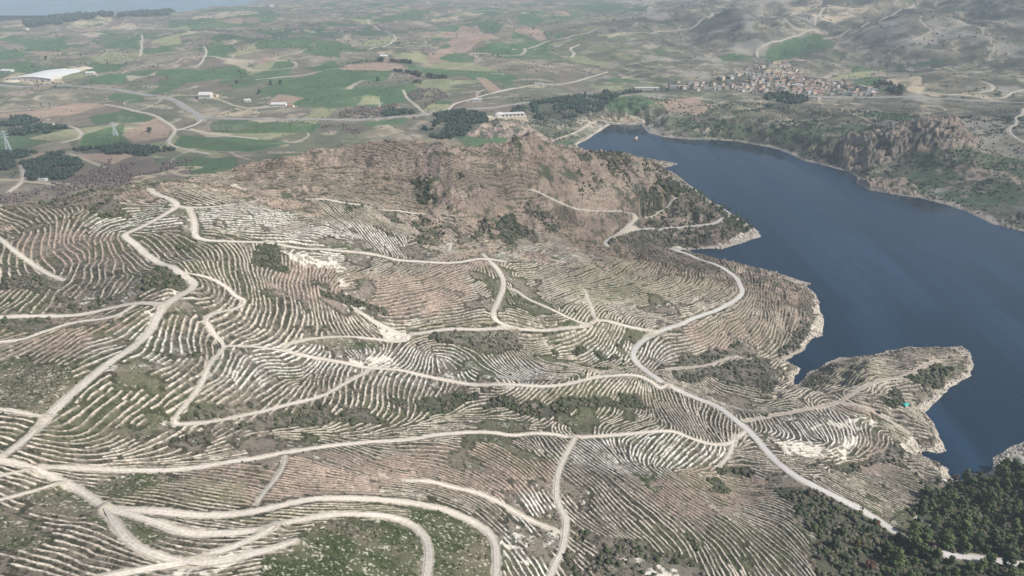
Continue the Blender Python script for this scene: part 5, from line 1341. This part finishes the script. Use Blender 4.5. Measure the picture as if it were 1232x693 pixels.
# dark car on the headland track
def car(u, v, rot, c, label):
    x, y = hit(u, v); e = on_ground('parked_car', x, y, rot, label, 'car', .1)
    pm = M('car_paint', c, .03, .35)
    part('body', MB().prism([(-2.1, .35), (2.1, .35), (2.15, .8), (1.1, .98), (.5, 1.45), (-1.3, 1.48), (-2.0, 1.0), (-2.15, .8)], -.85, .85), pm, e)
    part('window', MB().prism([(-1.75, 1.0), (.95, 1.0), (.45, 1.4), (-1.25, 1.42)], -.87, .87), GLASS, e)
    for a in (-1.3, 1.3):
        for b in (-1, 1): part('wheel', MB().poly([(a + .34 * math.cos(k_ / 10 * 6.283), b * .72 + s_, .34 + .34 * math.sin(k_ / 10 * 6.283)) for s_ in (-.1, .16) for k_ in range(10)], [tuple(range(10)), tuple(range(19, 9, -1))] + [(i_, i_ + 10, (i_ + 1) % 10 + 10, (i_ + 1) % 10) for i_ in range(10)]), M('tyre', (40, 40, 40)), e)
car(1056.5, 496.5, -.6, (44, 44, 48), 'dark car parked on the headland track')

# ------------------------------------------------------------------ thin clouds overhead whose shade lies on the hill, the far shore and the ranges
cm = bpy.data.materials.new('cloud_vapour'); cm.use_nodes = True; n = cm.node_tree; n.nodes.clear()
df = n.nodes.new('ShaderNodeBsdfDiffuse'); tr = n.nodes.new('ShaderNodeBsdfTransparent'); mx_ = n.nodes.new('ShaderNodeMixShader'); mo = n.nodes.new('ShaderNodeOutputMaterial')
df.inputs[0].default_value = (.9, .9, .9, 1); mx_.inputs[0].default_value = .17
n.links.new(tr.outputs[0], mx_.inputs[1]); n.links.new(df.outputs[0], mx_.inputs[2]); n.links.new(mx_.outputs[0], mo.inputs['Surface'])
CH = 1300.0
sa, se = math.radians(SUN_AZ), math.radians(SUN_EL)
for q, (tx, ty, rx, ry) in enumerate(((60, 850, 330, 150), (760, 1180, 420, 330), (-620, 1150, 300, 180), (1500, 2500, 520, 420), (650, 2900, 420, 300), (2300, 3600, 700, 500), (-900, 3200, 500, 350))):
    cx_, cy_ = tx + CH / math.tan(se) * math.sin(sa), ty + CH / math.tan(se) * math.cos(sa)
    a_, b_ = np.meshgrid(np.linspace(0, 2 * math.pi, 49)[:-1], np.linspace(-math.pi / 2, math.pi / 2, 17), indexing='ij')
    ux, uy = np.cos(a_) * np.cos(b_), np.sin(a_) * np.cos(b_)
    wob_ = .72 + .6 * fbm(ux * 2 + q * 7 + 20, uy * 2 + 30, 1.0, 3, 420 + q, .6)
    V = np.stack([ux * rx * wob_, uy * ry * wob_, np.sin(b_) * 70 * wob_], -1).reshape(-1, 3)
    ii = np.arange(48 * 17).reshape(48, 17); jj = np.roll(ii, -1, 0)
    F = np.stack([ii[:, :-1], jj[:, :-1], jj[:, 1:], ii[:, 1:]], -1).reshape(-1, 4)
    tag(link('cloud', np_mesh('cloud', V, F, 4), cm, None, (cx_, cy_, CH + 60)), kind='structure')

# ------------------------------------------------------------------ haze: one closed box of thin air round everything
hm = bpy.data.materials.new('haze_air'); hm.use_nodes = True; n = hm.node_tree; n.nodes.clear()
pv_ = n.nodes.new('ShaderNodeVolumePrincipled'); mo = n.nodes.new('ShaderNodeOutputMaterial')
pv_.inputs['Color'].default_value = (*HAZE_COLOR, 1); pv_.inputs['Density'].default_value = HAZE_DENSITY; pv_.inputs['Anisotropy'].default_value = 0.0
n.links.new(pv_.outputs[0], mo.inputs['Volume'])
zmax = max(420.0, float(H.max()) + 20); zmin = float(H.min()) - 30
tag(link('haze', MB().box(-62000, 14000, -4000, 62000, zmin, zmax).mesh('haze'), hm), kind='stuff')
